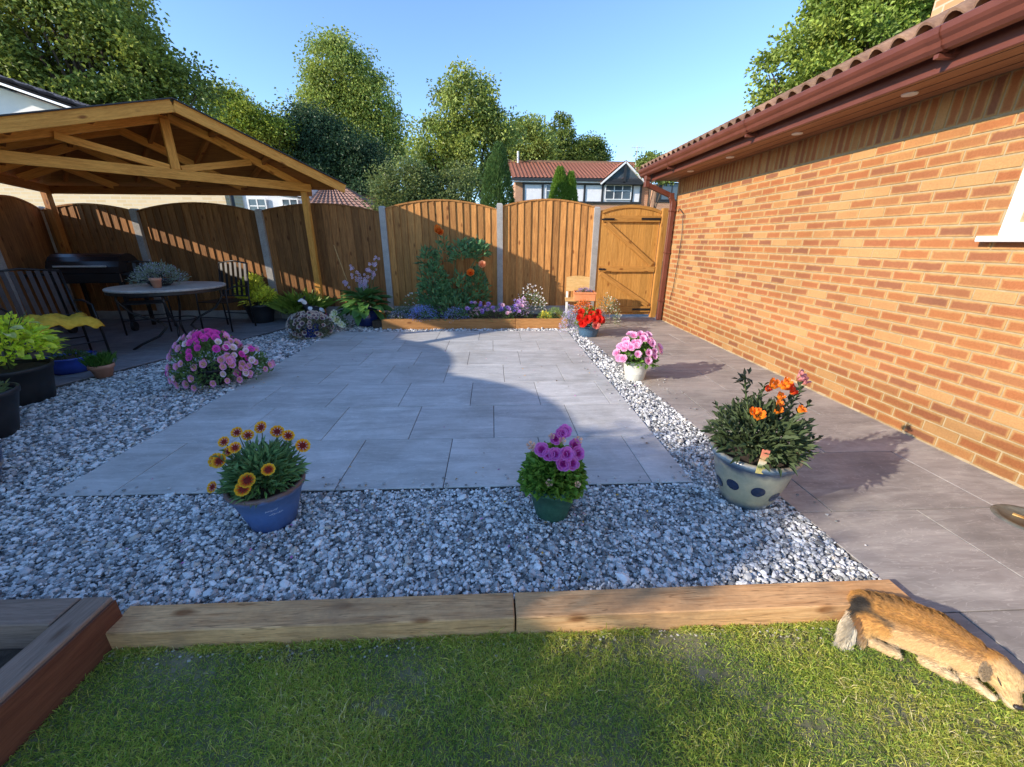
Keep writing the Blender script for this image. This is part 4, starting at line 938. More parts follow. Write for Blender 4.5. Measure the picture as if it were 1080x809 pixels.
# white-yellow flowers before the hosta
p = thing('white_flower_plant', 'small plant with pale yellow and white blooms just left of the hosta pot', 'plant', (-2.38, 6.3, 0))
foliage(p, 250, .12, .22, .03, .05, .02, (.07, .14, .04)); wf_ = flower_mesh('flower', 6, .06, [(.75, .78, .25), (.8, .82, .5), (.85, .86, .75)], .5, 1)
for q in ((-.06, -.08, .2), (-.03, -.1, .24), (.02, -.1, .17), (.07, -.12, .12), (.1, -.12, .10), (.0, -.1, .28)): put('flower', wf_, p, q, (rnd.uniform(-.4, .6), -1, .3), rnd.uniform(.8, 1.1))
# 8 black pot with golden shrub
p = thing('shrub_pot', 'black plastic pot with loose golden green shrub against the dark fence', 'potted plant', (-3.83, 6.86, .03))
MB().lathe(pot_prof(.16, .225, .30, .02), 30).build('pot', M['bplastic'], p, smooth=True); soil_disc(p, .2, .27)
for cx_, cz, rr_, hh in ((0, .45, .24, .28), (-.14, .55, .17, .28), (.12, .5, .18, .2), (-.05, .7, .16, .2)): foliage(p, 330, rr_, hh, cz-.15, .075, .045, (.48, .52, .06), loc=(cx_, 0, 0), yellow=.6)
stems(p, 12, .2, .28, .5, .005)
p = thing('grass_clump', 'bright green ornamental grass clump right of the black shrub pot', 'plant', (-3.22, 6.98, .03))
n = 1500; a = nr.uniform(0, 2*pi, n); D = np.stack([np.cos(a)*.7, np.sin(a)*.5, np.ones(n)], 1); P = np.stack([nr.normal(0, .09, n), nr.normal(0, .06, n), np.full(n, .12)], 1)
leaves('blades', P, D, nr.uniform(.2, .42, n), .009, (.22, .32, .04), p, droop=.5)
MB().lathe(pot_prof(.11, .15, .16), 24).build('pot', M['bplastic'], p, smooth=True)
# small bits between: black and white ornament, pale green box, magenta flowers
orn = thing('garden_ornament', 'black and white animal garden ornament with a pale green basket', 'garden ornament', (-2.88, 6.55, .0))
def blob(name, parts, parent, mat=None, vox=.006, col=None, loc=(0, 0, 0), sm=6):
    """one continuous skin grown round tapered limbs; parts = [(p0,p1,r0,r1,(sx,sy,sz))]"""
    bm = bmesh.new()
    for (a, b, r0, r1) in parts:
        a, b = Vector(a), Vector(b); n_ = max(2, int((b-a).length/(min(r0, r1)*.35))+1)
        for k in range(n_):
            t__ = k/(n_-1); c_ = a.lerp(b, t__); r_ = r0+(r1-r0)*t__
            bmesh.ops.create_icosphere(bm, subdivisions=2, radius=r_, matrix=Matrix.Translation(c_))
    me = bpy.data.meshes.new(name); bm.to_mesh(me); bm.free()
    o = bpy.data.objects.new('tmp', me); C.objects.link(o)
    r = o.modifiers.new('r', 'REMESH'); r.mode = 'VOXEL'; r.voxel_size = vox
    s = o.modifiers.new('s', 'SMOOTH'); s.iterations = sm; s.factor = .6
    dg = bpy.context.evaluated_depsgraph_get(); m2 = bpy.data.meshes.new_from_object(o.evaluated_get(dg)); bpy.data.objects.remove(o); bpy.data.meshes.remove(me)
    m2.name = name; nv = len(m2.vertices); co = np.zeros(nv*3); m2.vertices.foreach_get('co', co); co = co.reshape(-1, 3)
    if col:
        cc = np.array([col(*q) for q in co]); at_ = m2.color_attributes.new('Col', 'FLOAT_COLOR', 'POINT'); c4 = np.ones((nv, 4)); c4[:, :3] = cc; at_.data.foreach_set('color', c4.astype(np.float32).ravel())
    m2.polygons.foreach_set('use_smooth', [True]*len(m2.polygons)); m2.materials.clear()
    return obj(name, m2, mat, parent, loc)
blob('body', [((-.02, 0, .28), (.14, 0, .26), .075, .065), ((-.05, 0, .30), (-.09, -.02, .42), .05, .045), ((-.09, -.02, .43), (-.12, -.09, .42), .042, .026), ((-.04, -.03, .25), (-.05, -.03, .03), .024, .02), ((.13, -.03, .25), (.14, -.03, .03), .024, .02), ((-.04, .03, .25), (-.05, .03, .03), .024, .02), ((.13, .03, .25), (.14, .03, .03), .024, .02), ((.17, 0, .3), (.22, 0, .2), .014, .01), ((-.07, .0, .47), (-.06, 0, .50), .016, .008)], orn, M['plainv'], .008,
     lambda x, y, z: (.75, .75, .74) if (sin(x*38+1)*sin(z*30+y*25) > .35 or (z > .42 and y < -.05)) else (.015, .014, .014))
MB().lathe([(.001, 0), (.07, 0), (.085, .1), (.09, .105), (.08, .105)], 20, (.03, -.16, .13)).lathe([(.001, 0), (.03, 0), (.03, .13), (.001, .13)], 12, (.03, -.16, 0)).build('basket', mk('pale_green_paint', (.42, .6, .3), (.55, .7, .4), 20), orn, smooth=True)
p = thing('magenta_plant', 'small magenta flowering plant between the ornament and the hosta', 'plant', (-2.58, 6.35, 0))
foliage(p, 200, .07, .22, .02, .03, .015, (.25, .04, .14), var=.5); foliage(p, 60, .08, .1, .01, .04, .02, (.1, .1, .05))
# 11 terracotta pot with chives
p = thing('herb_pot', 'small terracotta pot of short green herbs at the edge of the gravel', 'potted plant', (-3.90, 4.02, .02))
MB().lathe([(.001, 0), (.062, 0), (.088, .085), (.092, .087), (.1, .09), (.102, .125), (.094, .127), (.09, .1)], 28).build('pot', M['terracotta'], p, smooth=True); soil_disc(p, .09, .105)
n = 600; a = nr.uniform(0, 2*pi, n); D = np.stack([np.cos(a)*.5, np.sin(a)*.5, np.ones(n)], 1); P = np.stack([nr.normal(0, .035, n), nr.normal(0, .035, n), np.full(n, .11)], 1)
leaves('blades', P, D, nr.uniform(.07, .16, n), .007, (.08, .19, .03), p)
# 12 cobalt bowl
p = thing('planter_bowl', 'cobalt blue glazed bowl planter behind the golden shrub pot', 'potted plant', (-4.36, 4.2, .02))
MB().lathe([(.001, 0), (.15, 0), (.19, .04), (.205, .10), (.2, .145), (.21, .155), (.21, .17), (.185, .17), (.18, .14)], 36).build('pot', M['blueg'], p, smooth=True); soil_disc(p, .18, .145)
foliage(p, 120, .14, .06, .14, .06, .02, (.05, .09, .03))
# 13 golden shrub in large black pot: leaves one by one
p = thing('shrub_pot', 'big black tub with lime yellow leafy shrub at the left edge', 'potted plant', (-4.06, 3.42, 0))
MB().lathe(pot_prof(.2, .25, .31, .02), 36).build('tub', M['bplastic'], p, smooth=True); soil_disc(p, .23, .28)
bls = [big_leaf('leaf', .085, .045, c_, 3, .3, .4) for c_ in ((.62, .68, .05), (.50, .60, .05), (.72, .74, .10), (.38, .50, .05))]; blp = big_leaf('pale_leaf', .085, .05, (.62, .62, .28), 3, .3, .4)
for k in range(290):
    a = rnd.uniform(0, 2*pi); e = rnd.uniform(-.25, 1.45); q = rnd.uniform(.6, 1)
    x, y, z = cos(a)*cos(e)*.34*q, sin(a)*cos(e)*.32*q, .42+sin(e)*.30*q
    o = obj('leaf', blp if (x > .14 and z > .6) else rnd.choice(bls), M['leaf'], p, (x, y, z), (rnd.uniform(-.6, .6), rnd.uniform(-.6, .5), a+rnd.uniform(-.6, .6))); o.scale = (rnd.uniform(.8, 1.25),)*3
foliage(p, 900, .33, .34, .4, .06, .035, (.40, .48, .04), name='inner_foliage'); stems(p, 16, .25, .28, .5, .005)
# 14 black pot lower-left with white flower; 15 navy urn
p = thing('flower_pot', 'black pot with a few white daisies cut off by the left edge', 'potted plant', (-3.58, 2.72, 0))
MB().lathe(pot_prof(.16, .235, .33, .02), 36).build('pot', M['bplastic'], p, smooth=True); soil_disc(p, .21, .3)
foliage(p, 200, .19, .1, .3, .06, .03, (.10, .13, .05)); wd_ = flower_mesh('daisy', 10, .045, [(.8, .8, .8), (.82, .82, .82), (.85, .85, .85)], .1, .6, 1, ((.6, .45, .05), .25))
for q in ((.14, -.03, .42), (.19, .0, .43), (.10, .05, .44), (.05, -.1, .42), (-.05, 0, .45)): put('daisy', wd_, p, q, (.2, -.3, 1), 1)
p = thing('glazed_urn', 'navy blue ringed glazed urn with pale rim cut off by the left edge', 'plant pot', (-2.93, 2.02, 0))
ug = glazed('navy_ring_glaze', [(0, (.01, .015, .06)), (.3, (.012, .02, .11)), (.36, (.35, .27, .16)), (.42, (.03, .03, .08)), (.66, (.012, .02, .12)), (.72, (.3, .24, .16)), (.80, (.05, .05, .1)), (.90, (.03, .04, .05)), (.94, (.42, .44, .33)), (1, (.5, .5, .4))], .2, h=.36)
MB().lathe([(.001, 0), (.13, 0), (.15, .03), (.185, .12), (.2, .2), (.195, .27), (.18, .315), (.18, .33), (.215, .345), (.218, .36), (.20, .365), (.165, .36), (.16, .33)], 40).build('urn', ug, p, smooth=True); soil_disc(p, .17, .33)
foliage(p, 80, .12, .08, .33, .05, .02, (.06, .1, .04))
p = thing('pale_blue_flowers', 'tiny pale blue flowers inside the raised bed at bottom left', 'plant', (-1.62, .9, .02))
foliage(p, 120, .07, .05, 0, .02, .008, (.06, .1, .04)); foliage(p, 90, .07, .06, 0, .014, .01, (.5, .52, .68), name='florets')
# 22 blue tub of red begonias by the gate chair
p = thing('flower_pot', 'dark blue tub of bright red begonias in front of the orange planter', 'potted plant', (1.41, 5.80, 0))
M['steelb'] = mk('blue_grey_glaze', (.05, .10, .17), (.08, .16, .24), 9, rough=.3, bmp=0)
MB().lathe(pot_prof(.13, .165, .17), 32).build('pot', M['steelb'], p, smooth=True)
foliage(p, 600, .19, .26, .15, .05, .035, (.10, .16, .03), yellow=.4); foliage(p, 300, .2, .2, .2, .03, .02, (.42, .30, .24), name='pale_foliage', loc=(.15, .05, 0)); foliage(p, 300, .15, .2, .32, .03, .03, (.62, .16, .03), name='orange_blooms', var=.5, loc=(-.08, .05, 0))
rbm = flower_mesh('flower', 7, .065, [(.55, .01, .01), (.75, .025, .015), (.82, .05, .03)], .5, 1.2, 3, ruffle=.2); rb2 = flower_mesh('coral_flower', 7, .062, [(.7, .1, .08), (.8, .2, .15), (.85, .35, .28)], .5, 1.2, 3, ruffle=.2)
for (x, y, z, k) in ((-.12, -.14, .21, 0), (-.06, -.16, .27, 0), (.04, -.17, .27, 0), (.10, -.15, .27, 0), (.15, -.1, .25, 0), (.05, -.19, .19, 1), (.0, -.1, .33, 0), (.09, -.1, .36, 0), (-.15, -.08, .28, 0), (-.13, -.05, .36, 0)): put('flower', (rbm, rb2)[k], p, (x, y, z), (x*3, -1, .5), rnd.uniform(.8, 1.1))
p = thing('lobelia_trail', 'pale lilac lobelia cascading beside the white chair leg', 'plant', (1.17, 5.98, 0))
foliage(p, 420, .15, .4, .02, .03, .012, (.20, .24, .16)); foliage(p, 800, .17, .42, .01, .018, .016, (.50, .46, .68), name='florets')
# pale wooden chair with planter on its seat
chx, chy = 1.42, 6.75
c_ = thing('wooden_chair', 'small chair with pale yellow wooden back and white legs near the gate', 'chair', (chx, chy, 0), -.15); c_.scale = (.9, .9, .94)
for (x, y, h_) in ((-.19, .18, .74), (.19, .18, .74), (-.2, -.18, .42), (.2, -.18, .42)): MB().box(x-.021, x+.021, y-.021, y+.021, 0, h_).build('leg', M['whitewood'], c_, bevel=.004)
MB().box(-.23, .23, -.22, .22, .421, .445).build('seat', M['lightwood'], c_, bevel=.005)
br_ = MB(); n = 10
for i in range(n):
    a, b = -.215+.43*i/n, -.215+.43*(i+1)/n; f_ = lambda x: .80+.03*cos(x*7)
    br_.add([(a, .15, .56), (b, .15, .56), (b, .175, .56), (a, .175, .56), (a, .15, f_(a)), (b, .15, f_(b)), (b, .175, f_(b)), (a, .175, f_(a))], [(3, 2, 1, 0), (4, 5, 6, 7), (0, 1, 5, 4), (2, 3, 7, 6), (3, 0, 4, 7), (1, 2, 6, 5)])
br_.build('backrest', M['lightwood'], c_)
for z_ in (.2,): MB().box(-.17, .17, .17, .19, z_, z_+.03).build('stretcher', M['whitewood'], c_)
p = thing('trough_planter', 'orange terracotta square planter of purple lobelia standing on the chair', 'potted plant', (1.50, 6.62, .42), -.15); p.scale = (.9, .9, .9)
pl_ = MB(); 
for (x0, x1, y0, y1) in ((-.19, .19, -.17, -.15), (-.19, .19, .15, .17), (-.19, -.17, -.149, .149), (.17, .19, -.149, .149)): pl_.box(x0, x1, y0, y1, 0, .15)
pl_.box(-.17, .17, -.15, .15, 0, .1); pl_.box(-.2, .2, -.18, -.171, .12, .152)
pl_.build('planter', M['terra_or'], p, bevel=.003); foliage(p, 250, .15, .1, .1, .03, .015, (.12, .14, .06)); foliage(p, 300, .15, .1, .12, .02, .018, (.36, .27, .46), name='florets')
p = thing('daisy_bush', 'airy grey green bush with white flowers right of the orange planter', 'plant', (1.86, 6.5, 0))
foliage(p, 500, .24, .5, .02, .04, .014, (.17, .21, .11)); foliage(p, 140, .25, .52, .03, .022, .02, (.7, .68, .6), name='florets')
# ------------------------------------------------------------ flower bed
bed = thing('flower_bed', 'low timber edged flower bed along the bright fence', 'flower bed', (-.3, 6.8, 0))
beam('bed_timber', (-1.73, 6.36, .07), (.36, 6.365, .07), .09, .17, M['sleeper_o'], bed); beam('bed_timber', (.365, 6.363, .068), (1.19, 6.363, .068), .09, .17, M['sleeper_o'], bed)
beam('bed_timber', (-1.70, 6.41, .067), (-1.98, 7.3, .067), .08, .165, M['sleeper_o'], bed); beam('bed_timber', (1.15, 6.41, .067), (1.15, 7.3, .067), .08, .165, M['sleeper_o'], bed)
MB().box(-1.9, 1.1, 6.4, 7.33, 0, .12).build('soil', M['soil'], bed, world=True)
M['slate'] = mk('grey_edging_slab', (.3, .3, .28), (.42, .41, .38), 9, rough=.9)
MB().box(.62, 1.1, 6.95, 7.3, .121, .19).build('slab', M['slate'], bed, world=True, bevel=.01)
def bedplant(name, label, x, y, layers, cat='plant', z=.12, extra=None):
    p = thing(name, label, cat, (x, y, z))
    for l in layers: foliage(p, **l)
    return p
G1 = dict(n=500, r=.2, h=.2, zc=0, ln=.035, wd=.012, c_in=(.07, .12, .045))
bedplant('lobelia', 'blue lobelia at the left end of the flower bed', -1.52, 6.55, [dict(G1, n=520, r=.2, h=.18), dict(n=450, r=.18, h=.15, zc=0, ln=.02, wd=.018, c_in=(.42, .46, .72), name='florets')])
bedplant('lobelia', 'deeper blue lobelia just left of the rose bush', -1.12, 6.53, [dict(G1, n=600, r=.26, h=.2), dict(n=1100, r=.27, h=.23, zc=0, ln=.02, wd=.018, c_in=(.26, .34, .78), name='florets')])
bedplant('lobelia', 'blue lobelia below the rose bush in the bed', -.60, 6.52, [dict(G1, n=420, r=.22, h=.17), dict(n=700, r=.23, h=.2, zc=0, ln=.02, wd=.018, c_in=(.34, .40, .72), name='florets')])
bedplant('white_flowering_plant', 'leafy plant with tiny white blooms at the left of the rose bush', -1.28, 6.95, [dict(G1, n=900, r=.34, h=.36, c_in=(.08, .15, .05)), dict(n=26, r=.26, h=.46, zc=.05, ln=.05, wd=.05, c_in=(.75, .74, .68), name='florets')])
pp = bedplant('purple_daisies', 'lilac purple daisies in the middle of the flower bed', .05, 6.55, [dict(G1, n=700, r=.36, h=.2, c_in=(.08, .14, .04))])
pf = [flower_mesh('flower', 8, .045, [(.3, .1, .35), (.42, .25, .62), (.55, .38, .72)], .3, 1, 2), flower_mesh('flower', 8, .042, [(.2, .08, .4), (.25, .16, .55), (.34, .24, .62)], .3, 1, 2), flower_mesh('flower', 8, .04, [(.5, .2, .3), (.6, .35, .5), (.7, .5, .62)], .3, 1, 2)]
for k in range(42):
    x = rnd.uniform(-.45, .42); put('flower', rnd.choice(pf), pp, (x, rnd.uniform(-.2, .1), .12+rnd.uniform(.0, .16)), (rnd.uniform(-.4, .4), -.8, .7), rnd.uniform(.5, .95))
bedplant('white_flowering_plant', 'taller plant with white flower heads right of the purple daisies', .66, 6.80, [dict(G1, n=800, r=.27, h=.42, c_in=(.09, .16, .04)), dict(n=190, r=.28, h=.46, zc=.06, ln=.04, wd=.04, c_in=(.72, .68, .62), name='florets')])
bedplant('lilac_phlox', 'pale lilac flower cluster between purple daisies and white blooms', .46, 6.62, [dict(G1, n=500, r=.2, h=.28), dict(n=170, r=.15, h=.32, zc=.05, ln=.04, wd=.04, c_in=(.62, .45, .66), name='florets')])
bedplant('yellow_flower', 'small yellow flowering plant at the right of the bed', .86, 6.50, [dict(G1, n=350, r=.14, h=.12, c_in=(.15, .22, .05)), dict(n=110, r=.09, h=.13, zc=.01, ln=.035, wd=.035, c_in=(.80, .68, .10), name='florets')])
bedplant('green_edging_plant', 'low soft green foliage at the right end of the flower bed', 1.03, 6.62, [dict(G1, n=600, r=.15, h=.17, c_in=(.17, .24, .08))])
bedplant('pink_buds', 'small pale pink blooms low beside the blue lobelia in the bed centre', -.30, 6.50, [dict(G1, n=150, r=.09, h=.1), dict(n=40, r=.09, h=.14, zc=.01, ln=.035, wd=.035, c_in=(.6, .4, .42), name='florets')])
rs = thing('rose_bush', 'tall dark rose bush with four orange blooms against the fence', 'rose bush', (-.75, 6.85, .12))
for cx_, cy_, zc_, r_, h_, n_ in ((-.18, 0, .2, .33, .38, 380), (.05, -.05, .02, .5, .36, 560), (-.22, 0, .45, .24, .42, 260), (.48, .1, .2, .22, .6, 330), (.2, .05, .3, .28, .4, 150), (.3, .1, .9, .26, .3, 190), (.52, .15, .95, .18, .26, 200), (-.3, .1, .8, .16, .3, 90), (-.05, .1, .85, .14, .4, 80)):
    foliage(rs, n_, r_, h_, zc_, .10, .055, (.075, .16, .065), loc=(cx_, cy_, 0), var=.4)
rmb = MB()
for q in (((0, 0, 0), (-.15, 0, .6), (-.1, 0, 1.32)), ((0, 0, 0), (.3, .05, .6), (.58, .1, 1.1), (.5, .15, 1.3)), ((0, 0, 0), (-.25, 0, .5), (-.2, .05, 1.1)), ((.05, 0, 0), (.45, 0, .5), (.55, .0, .85)), ((0, 0, 0), (-.4, .1, .5), (-.45, .1, .8)), ((0, .1, .0), (.15, .15, .9), (.4, .2, 1.25)), ((.1, 0, 0), (.3, -.05, .4), (.4, 0, .68))): rmb.tube(q, .008, 6)
rmb.build('branches', M['stem'], rs)
rf = flower_mesh('flower', 6, .085, [(.75, .12, .01), (.85, .2, .02), (.88, .30, .05)], .9, 1.2, 3, ruffle=.15); rf2 = flower_mesh('peach_flower', 6, .08, [(.8, .3, .1), (.88, .42, .2), (.9, .5, .28)], .9, 1.2, 3, ruffle=.15)
for (x, y, z, m_, s_) in ((-.085, -.08, 1.34, rf, .72), (-.05, -.08, 1.31, rf, .65), (.40, -.1, .70, rf, .78), (.59, -.08, .83, rf2, .78), (-.1, -.05, 1.38, rf, .55)): put('flower', m_, rs, (x, y, z), (0, -1, .5), s_)
# ------------------------------------------------------------ furniture under the gazebo
m_, t_, b_ = nodes('mosaic_top'); vv_, oi_ = coords(t_, (1, 1, 1)); vo = N(t_, 'ShaderNodeTexVoronoi'); vo.inputs['Scale'].default_value = 28; L(t_, vv_, vo.inputs['Vector'])
L(t_, mixc(t_, ramp(t_, noise(t_, vv_, 6, 4), [(.3, (.30, .28, .25)), (.7, (.5, .48, .44))]), ramp(t_, vo.outputs['Distance'], [(.1, (.7, .7, .7)), (.5, (1, 1, 1))]), .8, 'MULTIPLY'), b_.inputs['Base Color']); b_.inputs['Roughness'].default_value = .35
M['stonetop'] = m_
tb = thing('garden_table', 'round stone topped garden table with dark curved iron legs', 'table', (-4.0, 5.28, .03))
MB().lathe([(.001, .72), (.57, .72), (.59, .728), (.59, .745), (.58, .752), (.001, .752)], 48).build('table_top', M['stonetop'], tb, smooth=False, bevel=0)
MB().lathe([(.58, .69), (.585, .69), (.585, .719), (.58, .719)], 40).build('rim_band', M['blackm'], tb)
for k in range(4):
    a = k*pi/2+.5; f_ = lambda r, z: (cos(a)*r, sin(a)*r, z)
    MB().tube([f_(.5, .70), f_(.52, .6), f_(.42, .45), f_(.2, .33), f_(.12, .25), f_(.22, .14), f_(.4, .06), f_(.5, .0)], .014, 8).build('leg', M['blackm'], tb, smooth=True)
MB().tube([(cos(q)*.2, sin(q)*.2, .34) for q in np.linspace(0, 2*pi, 24)], .008, 6).tube([(cos(q)*.45, sin(q)*.45, .68) for q in np.linspace(0, 2*pi, 24)], .01, 6).build('leg_ring', M['blackm'], tb)
def metal_chair(name, label, x, y, rz, wide=.5):
    c = thing(name, label, 'chair', (x, y, .03), rz, 'metal garden chairs'); h = wide/2
    for sx in (-1, 1):
        MB().tube([(sx*h, -.24, 0), (sx*h, -.22, .42), (sx*h, -.2, .60), (sx*h, .0, .64), (sx*h, .2, .62)], .012, 6).build('leg', M['blackm'], c, smooth=True)
        MB().tube([(sx*h, .22, 0), (sx*h*.98, .2, .42), (sx*h*.98, .30, .95)], .012, 6).build('leg', M['blackm'], c, smooth=True)
    MB().tube([(-h*.98, .30, .95), (0, .31, .985), (h*.98, .30, .95)], .013, 6).build('top_rail', M['blackm'], c, smooth=True)
    MB().tube([(-h*.98, .21, .47), (h*.98, .21, .47)], .01, 6).build('lower_rail', M['blackm'], c)
    k = 6 if wide < .6 else 9
    for i in range(k):
        xx = -h*.82+2*h*.82*i/(k-1); MB().bar((xx, .215, .47), (xx, .30, .96), .038, .006, (0, 1, 0)).build('slat', M['blackm'], c)
    for i in range(6):
        yy = -.2+i*.078; MB().box(-h, h, yy-.03, yy+.03, .415, .425).build('seat_slat', M['blackm'], c)
    for yy in (-.23, .215): MB().tube([(-h, yy, .2), (h, yy, .2)], .008, 6).build('stretcher', M['blackm'], c)
    return c
metal_chair('garden_chair', 'dark metal garden seat with a yellow towel over it at the far left', -4.78, 4.55, radians(62), .62)
metal_chair('garden_chair', 'dark metal garden chair behind the table, right side, near the shrub', -4.05, 6.35, radians(-12), .5)
metal_chair('garden_chair', 'dark metal garden chair half hidden behind the round table', -5.1, 6.2, radians(30), .5)
# towel: draped cloth
V = []; F = []; nx, ny = 26, 18
for i in range(nx+1):
    for j in range(ny+1):
        u, v = i/nx-.5, j/ny-.5; x = u*.66; y = v*.54
        ed = max(0, abs(v)-.36)*1.2+max(0, abs(u)-.44)*1.4
        V.append((x+.03*sin(v*9), y+.02*sin(u*13), .045+.028*sin(u*19+v*6)*cos(v*13)+.022*sin(u*9+2)+.01*sin(u*41+v*33)-ed*.5))
for i in range(nx):
    for j in range(ny): a = i*(ny+1)+j; F.append((a, a+ny+1, a+ny+2, a+1))
me = bpy.data.meshes.new('towel'); me.from_pydata(V, [], F); me.polygons.foreach_set('use_smooth', [True]*len(F))
tw = obj('towel', me, M['towel'], None, (-4.78, 4.52, .47), (0, 0, radians(62))); sm_ = tw.modifiers.new('t', 'SOLIDIFY'); sm_.thickness = .012
tag(tw, 'crumpled yellow towel lying on the metal garden seat', 'towel')
bq = thing('barbecue', 'black hooded barbecue standing in the corner under the gazebo', 'barbecue', (-5.75, 6.35, .03), .2)
hd = MB(); n = 10
for i in range(n):
    a, b = pi*i/n, pi*(i+1)/n; q = lambda t_: (cos(t_)*.28, sin(t_)*.26+.84)
    (y0, z0), (y1, z1) = q(a), q(b)
    hd.add([(-.42, y0, z0), (.42, y0, z0), (.42, y1, z1), (-.42, y1, z1)], [(0, 1, 2, 3)])
hd.add([(-.42, cos(pi*i/n)*.28, sin(pi*i/n)*.26+.84) for i in range(n+1)], [tuple(range(n+1))]); hd.add([(.42, cos(pi*i/n)*.28, sin(pi*i/n)*.26+.84) for i in range(n+1)], [tuple(range(n+1))[::-1]])
M['bbq'] = mk('bbq_enamel', (.015, .015, .016), (.02, .02, .022), 5, rough=.18, bmp=0)
hd.build('hood', M['bbq'], bq); MB().box(-.42, .42, -.28, .28, .70, .835).build('firebox', M['bbq'], bq, bevel=.01)
MB().tube([(-.3, -.31, .93), (.3, -.31, .93)], .012, 8).build('handle', M['metal'], bq)
MB().box(-.75, -.43, -.25, .25, .80, .83).build('side_shelf', M['bplastic'], bq, bevel=.005); MB().box(.43, .75, -.25, .25, .80, .83).build('side_shelf', M['bplastic'], bq, bevel=.005)
for x, y in ((-.38, -.24), (.38, -.24), (-.38, .24), (.38, .24)): MB().box(x-.02, x+.02, y-.02, y+.02, 0 if y > 0 else .06, .70).build('leg', M['blackm'], bq)
for x in (-.38, .38): MB().lathe([(.001, -.02), (.07, -.02), (.07, .02), (.001, .02)], 18).build('wheel', M['bplastic'], bq).location = (x, -.24, .07)
for o in bq.children:
    if o.name.startswith('wheel'): o.rotation_euler = (0, pi/2, 0)
# under-table dark box
p = thing('table_plant', 'grey green flowering plant in a low dish on the round table', 'potted plant', (-4.1, 5.30, .783))
MB().lathe(pot_prof(.10, .14, .07), 24).build('dish', M['bplastic'], p, smooth=True)
foliage(p, 900, .27, .22, .04, .045, .012, (.14, .18, .13)); foliage(p, 300, .28, .22, .05, .018, .016, (.36, .38, .52), name='florets')
p = thing('small_pot', 'little terracotta pot on the round table right of the plant', 'plant pot', (-3.93, 5.02, .783))
MB().lathe([(.001, 0), (.038, 0), (.052, .08), (.058, .082), (.06, .11), (.052, .11), (.05, .08)], 20).build('pot', M['terracotta'], p, smooth=True)
# ------------------------------------------------------------ drain cover
dr = thing('drain_cover', 'round metal drain cover set in the path by the right edge', 'drain cover', (2.69, 1.55, .0066))
M['drain'] = mk('drain_metal', (.10, .11, .095), (.22, .22, .18), 20, rough=.5, metal=.4)
MB().lathe([(.001, .001), (.105, .001), (.108, .006), (.128, .008), (.136, .0005)], 40).build('frame', M['drain'], dr, smooth=True)
for a in (0, 2.1, 4.2): MB().box(-.01, .06, -.009, .009, .002, .008).build('grip', M['lightwood'], dr).rotation_euler = (0, 0, a)
# ------------------------------------------------------------ dog
dog = thing('dog', 'small tan dog with white tail tip asleep on the lawn edge', 'dog', (1.48, .95, -.1))
def dl(x, y, z): return (x-1.48, y-.95, z+.1)
def dcol(x, y, z):
    X, Y, Z = x+1.48, y+.95, z-.1
    base = np.array((.50, .25, .065)); pale = np.array((.58, .36, .13)); cream = np.array((.72, .58, .37)); blk = np.array((.03, .025, .02))
    c_ = base+(pale-base)*min(1, max(0, (.035-Z)/.05))
    if Z < -.02: c_ = c_*.45+cream*.55
    side = (X-1.475)*.6+(Y-1.04)*.8          # + towards the back, - towards the belly
    if side < -.06 and X > 1.40: k = min(1, (-.06-side)/.03)*.35; c_ = c_*(1-k)+cream*k
    d1 = sqrt((X-1.47)**2+(Y-1.075)**2)
    if Z > .03 and d1 < .05: k = .5*(1-d1/.05); c_ = c_*(1-k)+np.array((.12, .10, .07))*k
    d1 = sqrt((X-1.43)**2+(Y-1.10)**2)
    if Z > .02 and d1 < .04: k = .35*(1-d1/.04); c_ = c_*(1-k)+np.array((.12, .10, .07))*k
    d2 = sqrt((X-1.355)**2+(Y-1.072)**2)
    if d2 < .04: k = min(1, 2.4*(1-d2/.04)); c_ = c_*(1-k)+blk*k
    q = (X-1.355)*.62+(Y-1.06)*-.78; e = abs((X-1.355)*.78+(Y-1.06)*.62+.003)     # dark stripe down the back of the thigh
    if 0 < q < .09 and e < .012: k = .85*(1-e/.012); c_ = c_*(1-k)+np.array((.10, .075, .05))*k
    if X < 1.325: c_ = np.array((.82, .74, .58)) if X < 1.312 else np.array((.6, .5, .36))
    if Y < .85 and X > 1.57: c_ = c_*.5+np.array((.66, .45, .20))*.5
    if Y < .80 and X > 1.55 and Z < -.02: c_ = cream
    return c_
ZL = -.052
B = []
def cap_(a, b, r0, r1): B.append((dl(*a), dl(*b), r0, r1))
for ox, oy, zz, k in ((.0, .0, .012, 1.10), (.022, .028, .006, 1.0), (-.024, -.03, .0, .96)):
    cap_((1.395+ox*.8, 1.078+oy*.8, zz), (1.475+ox, 1.04+oy, zz+.004), .058*k, .060*k); cap_((1.475+ox, 1.04+oy, zz+.004), (1.555+ox, .975+oy*.9, zz+.006), .060*k, .062*k)
    cap_((1.555+ox, .975+oy*.9, zz+.006), (1.60+ox*.5, .91+oy*.6, zz), .062*k, .050*k)
cap_((1.60, .905, .004), (1.635, .868, .004), .050, .043)
cap_((1.632, .862, .006), (1.634, .83, .004), .050, .047); cap_((1.634, .83, -.004), (1.60, .772, -.022), .034, .019)
cap_((1.395, 1.06, .005), (1.36, 1.035, -.01), .054, .036); cap_((1.375, 1.03, -.012), (1.335, 1.008, -.03), .030, .018)
cap_((1.335, 1.008, -.034), (1.385, .962, -.038), .0155, .0125); cap_((1.385, .962, -.039), (1.405, .945, -.040), .0135, .012)
cap_((1.42, 1.02, -.015), (1.44, .99, -.032), .03, .018); cap_((1.44, .99, -.034), (1.41, .965, -.04), .014, .011)
